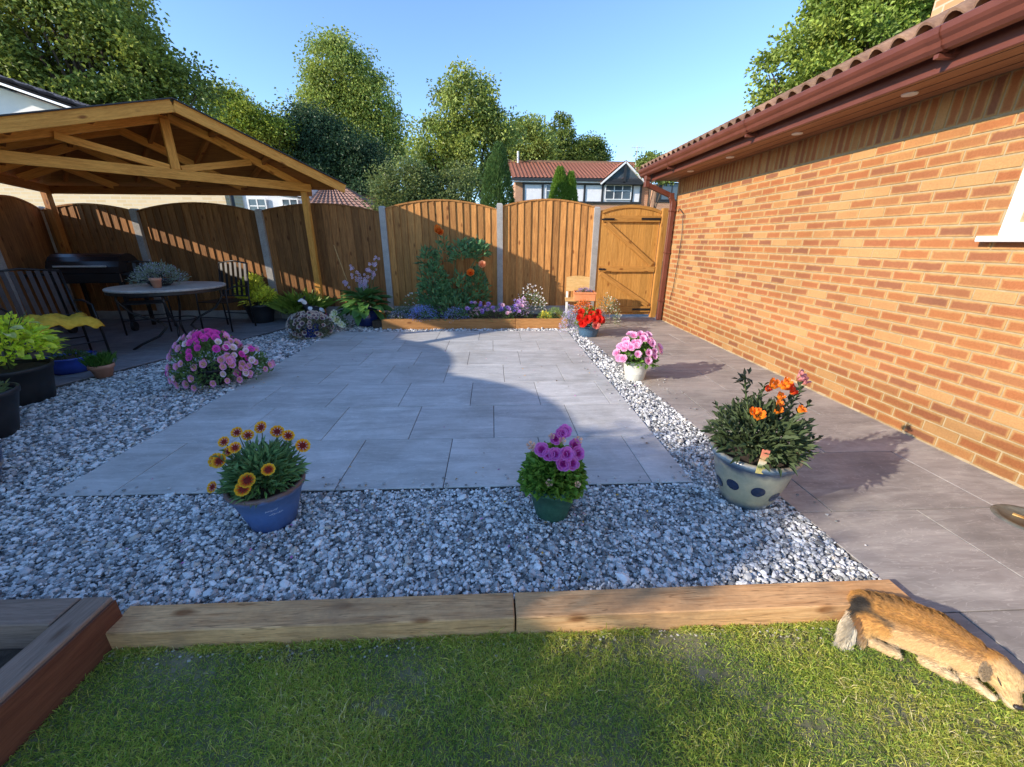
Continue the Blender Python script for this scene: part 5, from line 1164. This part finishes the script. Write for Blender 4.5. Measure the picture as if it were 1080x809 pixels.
cap_((1.345, 1.075, .008), (1.312, 1.05, -.012), .018, .022); cap_((1.312, 1.05, -.012), (1.272, 1.012, -.034), .022, .016); cap_((1.272, 1.012, -.034), (1.245, 1.0, -.042), .016, .007)
cap_((1.555, .94, -.005), (1.515, .905, -.024), .040, .024); cap_((1.515, .905, -.026), (1.475, .915, -.034), .0215, .017)
cap_((1.478, .912, -.036), (1.505, .878, -.040), .0155, .0125); cap_((1.505, .878, -.041), (1.520, .862, -.042), .0135, .012)
cap_((1.585, .895, -.015), (1.555, .862, -.032), .03, .019); cap_((1.555, .862, -.036), (1.575, .80, -.042), .0145, .012)
body = blob('body', B, dog, M['fur'], .0042, dcol, sm=4)
me = body.data
nv = len(me.vertices); co = np.zeros(nv*3); me.vertices.foreach_get('co', co); co = co.reshape(-1, 3); no = np.zeros(nv*3); me.vertices.foreach_get('normal', no); no = no.reshape(-1, 3)
cl = np.zeros(nv*4); me.color_attributes['Col'].data.foreach_get('color', cl); cl = cl.reshape(-1, 4)[:, :3]
n = 62000; k = nr.integers(0, nv, n); P = co[k]+nr.normal(0, .002, (n, 3)); Nn = no[k]
flow = np.tile(np.array([-.45, .5, -.35]), (n, 1)); flow[:, 2] -= .5*(np.abs(Nn[:, 2]) < .6)
hd_ = (P[:, 1]+.95 < .86) & (P[:, 0]+1.48 > 1.56)
flow[hd_] = (0, .8, .2)
D = flow-Nn*(flow*Nn).sum(1)[:, None]; D /= np.linalg.norm(D, axis=1)[:, None]+1e-6; D = D+Nn*.26+unit(n)*.13
tl = (P[:, 0]+1.48 < 1.335) & (P[:, 1]+.95 < 1.075)
D[tl] += np.array([-.7, -.9, -.5]); ln_ = nr.uniform(.008, .019, n)*np.where(tl, 2.6, 1)*np.where(hd_, .6, 1)
leaves('fur', P-Nn*.001, D, ln_, .00095, None, dog, .16, M['fur'], Nn=Nn, fold=0, droop=.1, cc=cl[k])
# ears, nose, eye
M['dognose'] = mk('dog_nose', (.02, .015, .014), (.04, .03, .028), 60, rough=.35, bmp=.3)
for (pts, cc_) in ((((1.618, .868, .040), (1.585, .862, .036), (1.556, .846, .016), (1.553, .825, -.004), (1.572, .822, -.006), (1.596, .838, .022), (1.613, .85, .038)), (.30, .22, .13)), (((1.655, .862, .036), (1.675, .85, .022), (1.690, .828, -.002), (1.688, .81, -.018), (1.676, .812, -.012), (1.664, .83, .010), (1.656, .846, .03)), (.34, .24, .13))):
    c0 = np.mean(np.array(pts), 0)+np.array((0, 0, .006)); V = [dl(*c0)]+[dl(*q) for q in pts]; V2 = [(a, b, c-.006) for a, b, c in V]
    n_ = len(pts); F = [(0, 1+i, 1+(i+1) % n_) for i in range(n_)]; F2 = [(n_+1, n_+2+(i+1) % n_, n_+2+i) for i in range(n_)]; Q = [(1+i, n_+2+i, n_+2+(i+1) % n_) for i in range(n_)]+[(1+i, n_+2+(i+1) % n_, 1+(i+1) % n_) for i in range(n_)]
    eo = obj('ear', fastmesh('ear', V+V2, F+F2+Q, np.tile(cc_, (2*n_+2, 1)), smooth=True), M['fur'], dog)
    sb_ = eo.modifiers.new('s', 'SUBSURF'); sb_.levels = sb_.render_levels = 2
    m_e = 900; w_ = nr.dirichlet(np.ones(3)*.8, m_e); fi = nr.integers(0, n_, m_e); Va = np.array(V); Pp = Va[0]*w_[:, :1]+Va[1+fi]*w_[:, 1:2]*.86+Va[1+(fi+1) % n_]*w_[:, 2:3]*.86+Va[0]*(.14*(w_[:, 1:2]+w_[:, 2:3]))
    leaves('fur', Pp+[0, 0, .001], np.array([-.3, -.5, -.1])+unit(m_e)*.5, .009, .0014, None, dog, .3, M['fur'], fold=0, cc=np.tile(np.array(cc_)*1.15, (m_e, 1)))
blob('nose', [(dl(1.590, .757, -.018), dl(1.600, .754, -.018), .0085, .0085)], dog, M['dognose'], .0025)
MB().tube([dl(1.594, .822, .020), dl(1.590, .812, .013), dl(1.590, .803, .004)], [.0012, .0024, .0012], 6).build('closed_eye', M['dognose'], dog, smooth=True)
MB().tube([dl(1.650, .806, .024), dl(1.648, .797, .016), dl(1.643, .789, .008)], [.0012, .0024, .0012], 6).build('closed_eye', M['dognose'], dog, smooth=True)
MB().tube([dl(1.588, .776, -.030), dl(1.592, .764, -.034), dl(1.600, .762, -.036)], .0015, 5).build('mouth', M['dognose'], dog, smooth=True)
# ------------------------------------------------------------ bits and pieces lying about
def scatter_bits():
    n = 150; x = np.concatenate([nr.normal(.3, .25, 40), nr.normal(-1.05, .3, 30), nr.uniform(-2.3, 1.1, 40), nr.uniform(-2.9, -2.2, 25), nr.normal(1.5, .3, 15)]); y = np.concatenate([nr.normal(1.7, .25, 40), nr.normal(1.75, .25, 30), nr.uniform(2, 6, 40), nr.uniform(3.2, 4.1, 25), nr.normal(3.7, .4, 15)])
    P = np.stack([x, y, np.full(n, .016)], 1); D = unit(n)*[1, 1, .1]
    pal = np.array([(.6, .2, .5), (.7, .4, .05), (.22, .13, .06), (.3, .2, .08), (.75, .5, .6)]); cc = pal[nr.integers(0, 5, n)]
    o = leaves('fallen_petals', P, D, nr.uniform(.012, .026, n), nr.uniform(.006, .014, n), None, None, .3, cc=cc, Nn=np.tile([0, 0, 1.], (n, 1))+unit(n)*.3)
    tag(o, 'fallen petals and dry leaf scraps scattered on the patio and gravel', 'petals')
    n = 130; x = np.concatenate([nr.uniform(-2.4, 1.15, 70), np.full(30, 1.15)-np.abs(nr.normal(0, .06, 30)), 1.6+np.abs(nr.normal(0, .07, 30))]); y = np.concatenate([1.96+np.abs(nr.normal(0, .04, 70)), nr.uniform(2, 5, 30), nr.uniform(1.3, 4, 30)]); z = np.where(x > 1.5, .0105, .0165)
    r_ = nr.uniform(.004, .009, n); V = IV[None]*r_[:, None, None]*(1+nr.uniform(-.2, .2, (n, 12, 1)))*np.array([1.3, 1, .6])+np.stack([x, y, z+r_*.35], 1)[:, None]
    F = (IF[None]+(np.arange(n)*12)[:, None, None]).reshape(-1, 3); pal = np.array([(.6, .6, .58), (.35, .36, .36), (.2, .21, .21)])
    o = obj('stray_stones', fastmesh('stray_stones', V.reshape(-1, 3), F, np.repeat(pal[nr.integers(0, 3, n)], 12, 0)), M['stone'], stuff=True); tag(o, 'stray stone chippings kicked onto the slab edges', 'stones')
scatter_bits()
# ------------------------------------------------------------ neighbours
def pantile_roof(name, a, b, c, d, mat, parent, step=.3, amp=.05):
    """roof slope: a-b eave, d-c ridge; corrugated along a-b"""
    a, b, c, d = map(Vector, (a, b, c, d)); n = max(4, int((b-a).length/step*4)); nrm = (b-a).cross(d-a).normalized()
    if nrm.z < 0: nrm = -nrm
    rows = max(2, int((d-a).length/.34)); V = []; F = []
    for r in range(rows):
        t0, t1 = r/rows, (r+1)/rows; k = len(V)
        for i in range(n+1):
            u = i/n; e0 = a.lerp(b, u); e1 = d.lerp(c, u); h = amp*(.5+.5*cos(i*pi/2))
            V.append(e0.lerp(e1, t0)+nrm*(h+.03)); V.append(e0.lerp(e1, t1)+nrm*h)
        for i in range(n): F.append((k+2*i, k+2*i+2, k+2*i+3, k+2*i+1))
    k = len(V); V += [a-nrm*.02, b-nrm*.02, c-nrm*.02, d-nrm*.02]; F.append((k, k+1, k+2, k+3))
    mb = MB(); mb.add([tuple(v) for v in V], F); o = mb.build(name, mat, parent, world=True); return o
nb_ = thing('neighbour_house', 'red roofed brick house with black and white timber framed upper floor', 'house', (8, 38, 0))
NY = 35
MB().box(1.9, 12.6, NY, NY+8, -.2, 5.9).build('wall', M['brick_red'], nb_, world=True)
MB().box(12.7, 17, NY-.6, NY+6, -.2, 5.6).build('side_wing', M['brick_red'], nb_, world=True)
pantile_roof('roof', (1.6, NY-.5, 5.95), (13.4, NY-.5, 5.95), (13.1, NY+4, 7.75), (1.4, NY+4, 7.75), M['rtile_red'], nb_)
pantile_roof('roof', (12.4, NY-1.0, 5.7), (17.4, NY-1.0, 5.7), (17, NY+3, 7.2), (12.8, NY+3, 7.2), M['rtile_red'], nb_)
MB().box(1.3, 13.2, NY+3.9, NY+4.1, 7.72, 7.9).build('ridge_tiles', M['rtile'], nb_, world=True); MB().box(1.5, 12.8, NY-.56, NY-.48, 5.75, 5.95).build('gutter', M['black'], nb_, world=True)
MB().box(1.55, 12.5, NY-.45, NY-.02, 5.66, 5.74).build('soffit', M['white'], nb_, world=True)
MB().box(2.6, 11.9, NY-.06, NY, 4.35, 5.62).build('render_panel', M['white_r'], nb_, world=True)
for x in (2.55, 4.05, 7.4, 8.85, 11.25, 11.95): MB().box(x-.08, x+.08, NY-.12, NY-.062, 4.3, 5.6).build('timber', M['black'], nb_, world=True)
for z in (4.28, 5.6): MB().box(2.45, 12.05, NY-.13, NY-.064, z-.07, z+.07).build('timber', M['black'], nb_, world=True)
def nwin(par, x0, x1, z0, z1, y, cols, mat=None, rows=2, open_=0):
    wm = MB().box(x0, x1, y, y+.04, z0, z1).build('window', M['glass'], par, world=True)
    f = MB(); yy = y-.03; t = .07
    f.box(x0-t, x0, yy, yy+.06, z0-t, z1+t); f.box(x1, x1+t, yy, yy+.06, z0-t, z1+t); f.box(x0, x1, yy, yy+.06, z1, z1+t); f.box(x0, x1, yy, yy+.06, z0-t, z0)
    for k in range(1, cols): x = x0+(x1-x0)*k/cols; f.box(x-t/2, x+t/2, yy+.005, yy+.055, z0, z1)
    for k in range(cols):
        if rows > 1: a_ = x0+(x1-x0)*k/cols; f.box(a_+t/2, a_+(x1-x0)/cols-t/2, yy+.01, yy+.05, z0+(z1-z0)*.62-.03, z0+(z1-z0)*.62+.03)
    o = f.build('frame', mat or M['white'], wm); o.location = (-par.location.x, -par.location.y, 0); return wm
nwin(nb_, 4.35, 5.75, 4.45, 5.5, NY-.1, 2); nwin(nb_, 9.1, 11.1, 4.55, 5.5, NY-.14, 3)
nwin(nb_, 13.4, 15.8, 4.5, 5.6, NY-.7, 3, M['black'], 1); MB().box(13.0, 17, NY-.68, NY-.62, 4.3, 5.7).build('dark_cladding', M['black'], nb_, world=True)
gb = MB(); gx0_, gx1_, gz0, gz1 = 8.75, 12.0, 5.65, 7.0; gm_x = (gx0_+gx1_)/2
gb.add([(gx0_, NY-.5, gz0), (gx1_, NY-.5, gz0), (gm_x, NY-.5, gz1), (gx0_, NY+1.5, gz0), (gx1_, NY+1.5, gz0), (gm_x, NY+1.5, gz1)], [(0, 1, 2), (3, 5, 4), (0, 3, 4, 1), (0, 2, 5, 3), (1, 4, 5, 2)]).build('gable', M['glass'], nb_, world=True)
for a, b in (((gx0_-.2, gz0-.08), (gm_x, gz1+.1)), ((gx1_+.2, gz0-.08), (gm_x, gz1+.1))):
    MB().bar((a[0], NY-.58, a[1]), (b[0], NY-.58, b[1]), .12, .22, (0, 1, 0)).build('bargeboard', M['white'], nb_, world=True)
    MB().bar((a[0], NY+.6, a[1]+.18), (b[0], NY+.6, b[1]+.18), .1, 2.4, (0, 1, 0)).build('gable_roof', M['rtile_red'], nb_, world=True) if 0 else None
pantile_roof('gable_roof', (gx0_-.25, NY-.6, gz0+.02), (gx0_-.25, NY+1.6, gz0+.02), (gm_x, NY+3.2, gz1+.2), (gm_x, NY-.6, gz1+.2), M['rtile_red'], nb_)
pantile_roof('gable_roof', (gx1_+.25, NY-.6, gz0+.02), (gx1_+.25, NY+1.6, gz0+.02), (gm_x, NY+3.2, gz1+.2), (gm_x, NY-.6, gz1+.2), M['rtile_red'], nb_)
MB().box(gm_x-.09, gm_x+.09, NY-.64, NY-.6, gz0, gz1-.1).build('timber', M['black'], nb_, world=True); MB().box(gx0_+.2, gx1_-.2, NY-.64, NY-.6, gz0-.1, gz0+.08).build('timber', M['black'], nb_, world=True)
MB().tube([(2.3, NY+3.6, 7.6), (2.3, NY+3.6, 8.5)], .09, 8).build('flue', M['white'], nb_, world=True)
an = MB().tube([(12.0, NY+2, 6.4), (12.0, NY+2, 8.7)], .05, 5).bar((11.5, NY+2, 8.6), (12.6, NY+2, 8.6), .04, .04)
for k in range(6): an.bar((11.55+.2*k, NY+2, 8.4), (11.55+.2*k, NY+2, 8.8), .03, .03)
an.build('aerial', M['metal'], nb_, world=True)
# left pale brick house
h1 = thing('pale_brick_house', 'pale sunlit brick house with dark tiled roof and white gable boards behind the gazebo', 'house', (-11, 13, 0))
MB().box(-16, -6.15, 10.5, 11.2, -.2, 3.0).box(-16, -9.4, 11.201, 17, -.2, 3.0).build('wall', M['brick_pale'], h1, world=True)
MB().add([(-16.3, 10.52, 2.99), (-6.15, 10.52, 2.99), (-11.2, 10.52, 4.62), (-16.3, 11.2, 2.99), (-6.15, 11.2, 2.99), (-11.2, 11.2, 4.62)], [(0, 1, 2), (3, 5, 4), (1, 4, 5, 2), (0, 2, 5, 3), (0, 3, 4, 1)]).build('gable_wall', M['white_r'], h1, world=True)
pantile_roof('roof', (-5.8, 10.0, 3.0), (-5.8, 11.5, 3.0), (-11.2, 11.5, 4.78), (-11.2, 10.0, 4.78), M['rtile_dk'], h1); pantile_roof('roof', (-9.2, 11.5, 4.12), (-9.2, 17.3, 4.12), (-11.2, 17.3, 4.78), (-11.2, 11.5, 4.78), M['rtile_dk'], h1); pantile_roof('roof', (-16.7, 10.0, 3.0), (-16.7, 17.3, 3.0), (-11.2, 17.3, 4.78), (-11.2, 10.0, 4.78), M['rtile_dk'], h1)
MB().bar((-5.8, 9.97, 2.93), (-11.2, 9.97, 4.71), .04, .2, (0, 1, 0)).bar((-11.2, 9.97, 4.71), (-16.7, 9.97, 2.93), .04, .2, (0, 1, 0)).build('bargeboard', M['white'], h1, world=True)
MB().add([(-5.8, 9.98, 2.9), (-11.2, 9.98, 4.6), (-16.7, 9.98, 2.9), (-5.8, 10.52, 2.9), (-11.2, 10.52, 4.6), (-16.7, 10.52, 2.9)], [(0, 1, 4, 3), (1, 2, 5, 4)]).build('soffit', M['white'], h1, world=True)
MB().tube([(-6.1, 10.42, 2.9), (-6.1, 10.42, 2.5), (-5.98, 10.46, 2.3), (-5.98, 10.46, 0)], .045, 8).build('drainpipe', M['black'], h1, world=True, smooth=True)
MB().bar((-5.9, 10.4, 2.55), (-5.2, 10.5, 2.75), .06, .06).build('pipe_branch', M['black'], h1, world=True)
# half-timbered white house
h2 = thing('half_timbered_house', 'white rendered house with dark timbers and small windows left of the gazebo post', 'house', (-12.5, 28, 0))
MB().box(-15.6, -14.3, 25.9, 32, -.2, 4.7).build('brick_wall', M['brick_red'], h2, world=True); MB().box(-14.29, -10.4, 26, 32, -.2, 4.7).build('wall', M['white_r'], h2, world=True)
for a, b in (((-14.3, 4.1), (-10.4, 3.55)), ((-12.6, 4.6), (-12.6, 3.9)), ((-11.0, 4.6), (-10.6, 3.5)), ((-14.2, 4.45), (-11, 4.42))): MB().bar((a[0], 25.96, a[1]), (b[0], 25.96, b[1]), .06, .16, (0, 1, 0)).build('timber', M['black'], h2, world=True)
nwin(h2, -13.9, -13.0, 2.6, 3.5, 25.9, 2); nwin(h2, -12.0, -11.2, 2.7, 3.5, 25.9, 2)
pantile_roof('roof', (-16, 25.6, 4.7), (-10, 25.6, 4.7), (-11.5, 28, 5.3), (-15.5, 28, 5.3), M['rtile_br'], h2)
h3 = thing('bungalow', 'low bungalow with a sloping brown tiled roof above the brown fence', 'house', (-9.5, 25, 0))
MB().box(-9.3, -6.9, 23.5, 28, -.2, 2.9).build('wall', M['brick_red'], h3, world=True)
pantile_roof('roof', (-9.6, 22.6, 2.75), (-5.9, 22.6, 2.75), (-8.7, 26, 4.3), (-9.6, 26, 4.3), M['rtile_br'], h3); pantile_roof('roof', (-5.9, 22.6, 2.75), (-5.9, 28.6, 2.75), (-8.7, 26.2, 4.3), (-8.7, 26, 4.3), M['rtile_br'], h3)
h4 = thing('red_roofed_garage', 'small red tiled roof with white verge peeping above the fence', 'garage', (-7, 28, 0))
MB().box(-9.2, -6.35, 27.0, 30, -.2, 3.0).build('wall', M['white_r'], h4, world=True); pantile_roof('roof', (-9.4, 26.6, 3.05), (-6.25, 26.6, 3.05), (-6.45, 28.5, 4.05), (-9.0, 28.5, 4.05), M['rtile_red'], h4, amp=.08)
MB().bar((-6.2, 26.6, 3.1), (-6.4, 28.5, 4.12), .05, .2).build('verge', M['white'], h4, world=True); MB().add([(-6.3, 26.7, 2.9), (-6.4, 28.5, 4.0), (-6.3, 30, 2.9)], [(0, 1, 2)]).build('gable', M['white_r'], h4, world=True)
# ------------------------------------------------------------ trees
def tree(name, label, x, y, base, clumps, nleaf, size, c, cat='tree', group=None, cl_n=60, cl_r=.5, yellow=.15, trunk=.2, var=.35, droop=0, gaps=1., limbs=True):
    """clumps = ellipsoids (cx,cz,cy,rx,ry,rz) in metres relative to (x,y); leaves gather in small tufts on their shells"""
    t = thing(name, label, cat, (x, y, base))
    nleaf = int(nleaf*(1.7 if limbs else 1)); cl_n = int(cl_n*1.35)
    mb = MB(); tot = sum(q[3]*q[4]*q[5] for q in clumps)**1
    Ps = []; Ds = []; Cs = []
    zt = max(q[2]+q[5]*.4 for q in clumps)
    mb.tube([(0, 0, -.1), (rnd.uniform(-.1, .1), 0, zt*.35), (clumps[0][0]*.5, 0, zt*.7), (clumps[0][0], clumps[0][1], zt)], [trunk, trunk*.8, trunk*.45, trunk*.1], 8)
    for (cx, cy, cz, rx, ry, rz) in clumps:
        k = max(5, int(cl_n*rx*ry*rz/tot)); d = unit(k); rad = nr.uniform(.35, 1, (k, 1))**.5; Q = d*rad*np.array([rx, ry, rz])+np.array([cx, cy, cz])
        if limbs:
            for q in Q[:max(3, k//6)]: mb.tube([(cx*.4, cy*.4, cz*.55), ((q[0]+cx*.4)/2, (q[1]+cy*.4)/2, (q[2]+cz*.55)/2+.1), tuple(q)], [trunk*.28, trunk*.16, .012], 5, False)
        m = max(4, int(nleaf*k/cl_n)//k); tuft = 1+.35*nr.normal(size=(k, 1, 1)).clip(-1, 1)
        o = np.clip(nr.normal(0, 1, (k, m, 3)), -1.9, 1.9)*cl_r*tuft*np.array([1, 1, .62]); o[..., 2] -= droop*np.abs(nr.normal(0, 1, (k, m)))*cl_r
        P = (Q[:, None]+o).reshape(-1, 3); D = (o/(np.linalg.norm(o, axis=2, keepdims=True)+1e-6)+nr.normal(0, .5, (k, m, 3))).reshape(-1, 3); D[:, 2] -= droop
        sh = np.repeat(nr.uniform(.7, 1.3, k), m)[:, None]; yy = np.repeat(nr.random(k), m)[:, None]*min(.9, yellow+.18*(yellow > .12))
        Cc = np.array(c)[None]*np.array([[1.28, 1.08, 1.0]])*sh*(1-yy)+np.array([(.40, .42, .06)])*yy
        Ps.append(P); Ds.append(D); Cs.append(Cc)
    P = np.concatenate(Ps); D = np.concatenate(Ds); Cc = np.concatenate(Cs); n = len(P)
    leaves('crown', P, D, nr.uniform(.6, 1.2, n)*size, nr.uniform(.5, .8, n)*size, None, t, var, cc=Cc, Nn=unit(n)+np.array([0, 0, .6]))
    mb.build('trunk', M['bark'], t, smooth=True); return t
E1 = 'trees behind the garden'
tree('large_tree', 'large broad dark green tree rising behind the gazebo at far left', -12.0, 15, -.2, [(-.4, 0, 6.3, 3.1, 2.2, 2.1), (2.1, 0, 5.6, 1.3, 1.2, 1.0), (-3.2, 0, 6.0, 2.4, 1.8, 2.0), (.6, 0, 7.6, 1.9, 1.4, 1.1), (-1.5, -1.2, 4.6, 2.5, 1, 1.2)], 42000, .13, (0.120, 0.192, 0.048), group=E1, cl_n=330, cl_r=.26, yellow=.45, trunk=.3)
tree('pale_tree', 'small bright yellow green tree beyond the gazebo roof', -14.0, 28, -.2, [(0, 0, 7.8, 1.6, 1.2, 1.1), (-1.3, 0, 9.0, 1.0, 1, .9), (1.2, 0, 7.2, 1, .9, .9)], 11000, .17, (0.208, 0.320, 0.048), cl_n=100, cl_r=.32, yellow=.7, trunk=.2)
tree('tall_birch', 'tall drooping light green tree left of centre', -11.3, 37, -.2, [(0, 0, 13.6, 2.2, 1.9, 2.5), (-.8, 0, 10.8, 2.6, 2.1, 2.6), (1.9, 0, 11.7, 1.9, 1.6, 2.0), (1.0, 0, 8.9, 3.4, 2.2, 2.4), (3.3, 0, 9.4, 1.3, 1.3, 1.6)], 32000, .21, (.19, .288, .072), cl_n=240, cl_r=.48, yellow=.35, trunk=.35, droop=.55)
tree('dark_conifer', 'dense dark green weeping evergreen in front of the tall birch', -10.5, 30, -.2, [(-.6, 0, 6.4, 2.8, 2.0, 2.9), (1.9, 0, 5.6, 2.1, 2, 2.4), (-1.1, 0, 8.0, 1.5, 1.6, 1.6)], 30000, .17, (.035, .088, .04), cl_n=210, cl_r=.42, yellow=.08, trunk=.3, droop=.6)
tree('airy_tree', 'loose light green tree with gaps of sky right of the tall birch', -1.0, 20, -.2, [(0, 0, 7.0, 1.3, 1.1, 1.2), (-1.2, 0, 5.5, 1.1, 1, 1.1), (1.2, 0, 6.1, 1.0, 1, .9), (.0, 0, 5.0, 1.4, 1.2, 1.2), (-1.9, 0, 4.4, .9, .9, 1.0)], 15000, .14, (0.192, 0.288, 0.080), cl_n=120, cl_r=.24, yellow=.4, trunk=.22, droop=.25)
tree('grey_green_shrub', 'silvery green tall shrub behind the fence left of the conical conifer', -1.7, 13.2, -.2, [(-.8, 0, 2.6, .9, .7, 1.2), (.2, 0, 2.3, .8, .7, 1.0), (.75, 0, 2.6, .45, .5, .9)], 20000, .08, (0.096, 0.160, 0.072), cat='shrub', cl_n=170, cl_r=.2, yellow=.2, trunk=.1)
tree('dark_hedge_shrub', 'dark green bush mass low behind the arched fence', -2.3, 13.0, -.2, [(0, 0, 1.9, .8, .7, 1.0), (1.1, 0, 1.6, .9, .6, .9)], 14000, .08, (0.040, 0.088, 0.040), cat='shrub', cl_n=120, cl_r=.2, yellow=.1, trunk=.1)
def conifer(label, x, y, base, h, r, c, lobes):
    t = thing('clipped_conifer', label, 'conifer', (x, y, base), 0, 'upright conifers behind the fence'); P = []; Nn = []
    n = 24000
    for (lx, lh, lr) in lobes:
        z = nr.uniform(0, 1, n//len(lobes)); a = nr.uniform(0, 2*pi, len(z)); prof = lr*(np.sin(np.clip(z, 0, 1)**.7*pi*.98+.06))**.55*(1-.25*z)
        rr_ = prof*nr.uniform(.8, 1.05, len(z)); P.append(np.stack([lx+np.cos(a)*rr_, np.sin(a)*rr_, z*lh], 1)); Nn.append(np.stack([np.cos(a), np.sin(a), np.full(len(z), 1.6)], 1))
    P = np.concatenate(P); D = np.concatenate(Nn)+nr.normal(0, .35, (len(P), 3))
    leaves('crown', P, D, nr.uniform(.05, .11, len(P)), .025, c, t, .4, yellow=.15)
    MB().tube([(0, 0, -.1), (0, 0, h*.8)], [.08, .02], 7).build('trunk', M['bark'], t); return t
conifer('dark upright conifer behind the post right of the rose', .19, 11, 0, 3.5, .38, (0.080, 0.160, 0.048), [(0, 3.5, .50), (-.16, 3.2, .42)])
conifer('bright green upright conifer in front of the half timbered house', 1.93, 12, 0, 3.1, .42, (0.136, 0.256, 0.032), [(-.08, 3.16, .44), (.22, 3.04, .33)])
tree('slim_poplar', 'tall slim tree above the red roof ridge, left of the pair', 6.8, 45, -.2, [(0, 0, 11.3, 1.0, .9, 2.2), (0, 0, 9.5, 1.3, 1, 1.5)], 5500, .22, (0.112, 0.192, 0.048), cl_n=70, cl_r=.3, trunk=.15)
tree('round_tree', 'rounder tree above the red roof ridge, right of the slim poplar', 9.6, 45, -.2, [(0, 0, 9.9, 1.7, 1.2, 1.3), (.9, 0, 9.3, 1.3, 1, .9), (-.9, 0, 9.3, 1.1, 1, .9)], 6500, .22, (0.096, 0.176, 0.048), cl_n=75, cl_r=.35, trunk=.15)
tree('far_tree', 'pale tree left of the red roof, behind the conical conifer', 3.2, 40, -.2, [(0, 0, 9.6, 1.9, 1.2, 1.7), (-1.8, 0, 8.4, 1.6, 1, 1.4), (1.4, 0, 8.8, 1.2, 1, 1.2)], 10000, .22, (0.176, 0.272, 0.080), cl_n=90, cl_r=.4, yellow=.4, trunk=.2)
tree('small_far_tree', 'small tree top peeping above the gutter end', 9.1, 25, -.2, [(0, 0, 5.6, .8, .7, .6), (.8, 0, 5.3, .8, .7, .6)], 3500, .14, (0.128, 0.208, 0.064), cl_n=50, cl_r=.2, trunk=.1)
tree('oak_tree', 'leafy oak rising above the tiled roof on the right', 13.5, 17.0, -.2, [(0, 0, 8.6, 2.4, 2.0, 1.9), (-2.0, .5, 7.6, 1.3, 1.3, 1.0), (2.2, 0, 9.2, 2.2, 2, 1.8), (-.6, 0, 9.9, 1.5, 1.3, 1.1), (-2.7, .6, 7.0, .8, .8, .6), (-.6, 0, 7.0, 1.5, 1.2, .9)], 30000, .17, (.14, .24, .05), cl_n=230, cl_r=.27, yellow=.3, trunk=.35)
tree('shade_tree', 'leafy tree outside the photograph to the left, shading the gravel', -6.3, -1.5, -.1, [(0, .25, 3.0, .7, .42, .36), (0, .8, 2.75, .6, .4, .45)], 4200, .09, (.12, .2, .05), cl_n=30, cl_r=.13, trunk=.1)
tree('shade_sapling', 'thin young tree outside the photograph to the left, dappling the lawn', -6.3, -2.5, -.1, [(0, 0, 2.75, .55, .75, .4)], 700, .08, (.12, .2, .05), cl_n=5, cl_r=.09, trunk=.03, limbs=False)
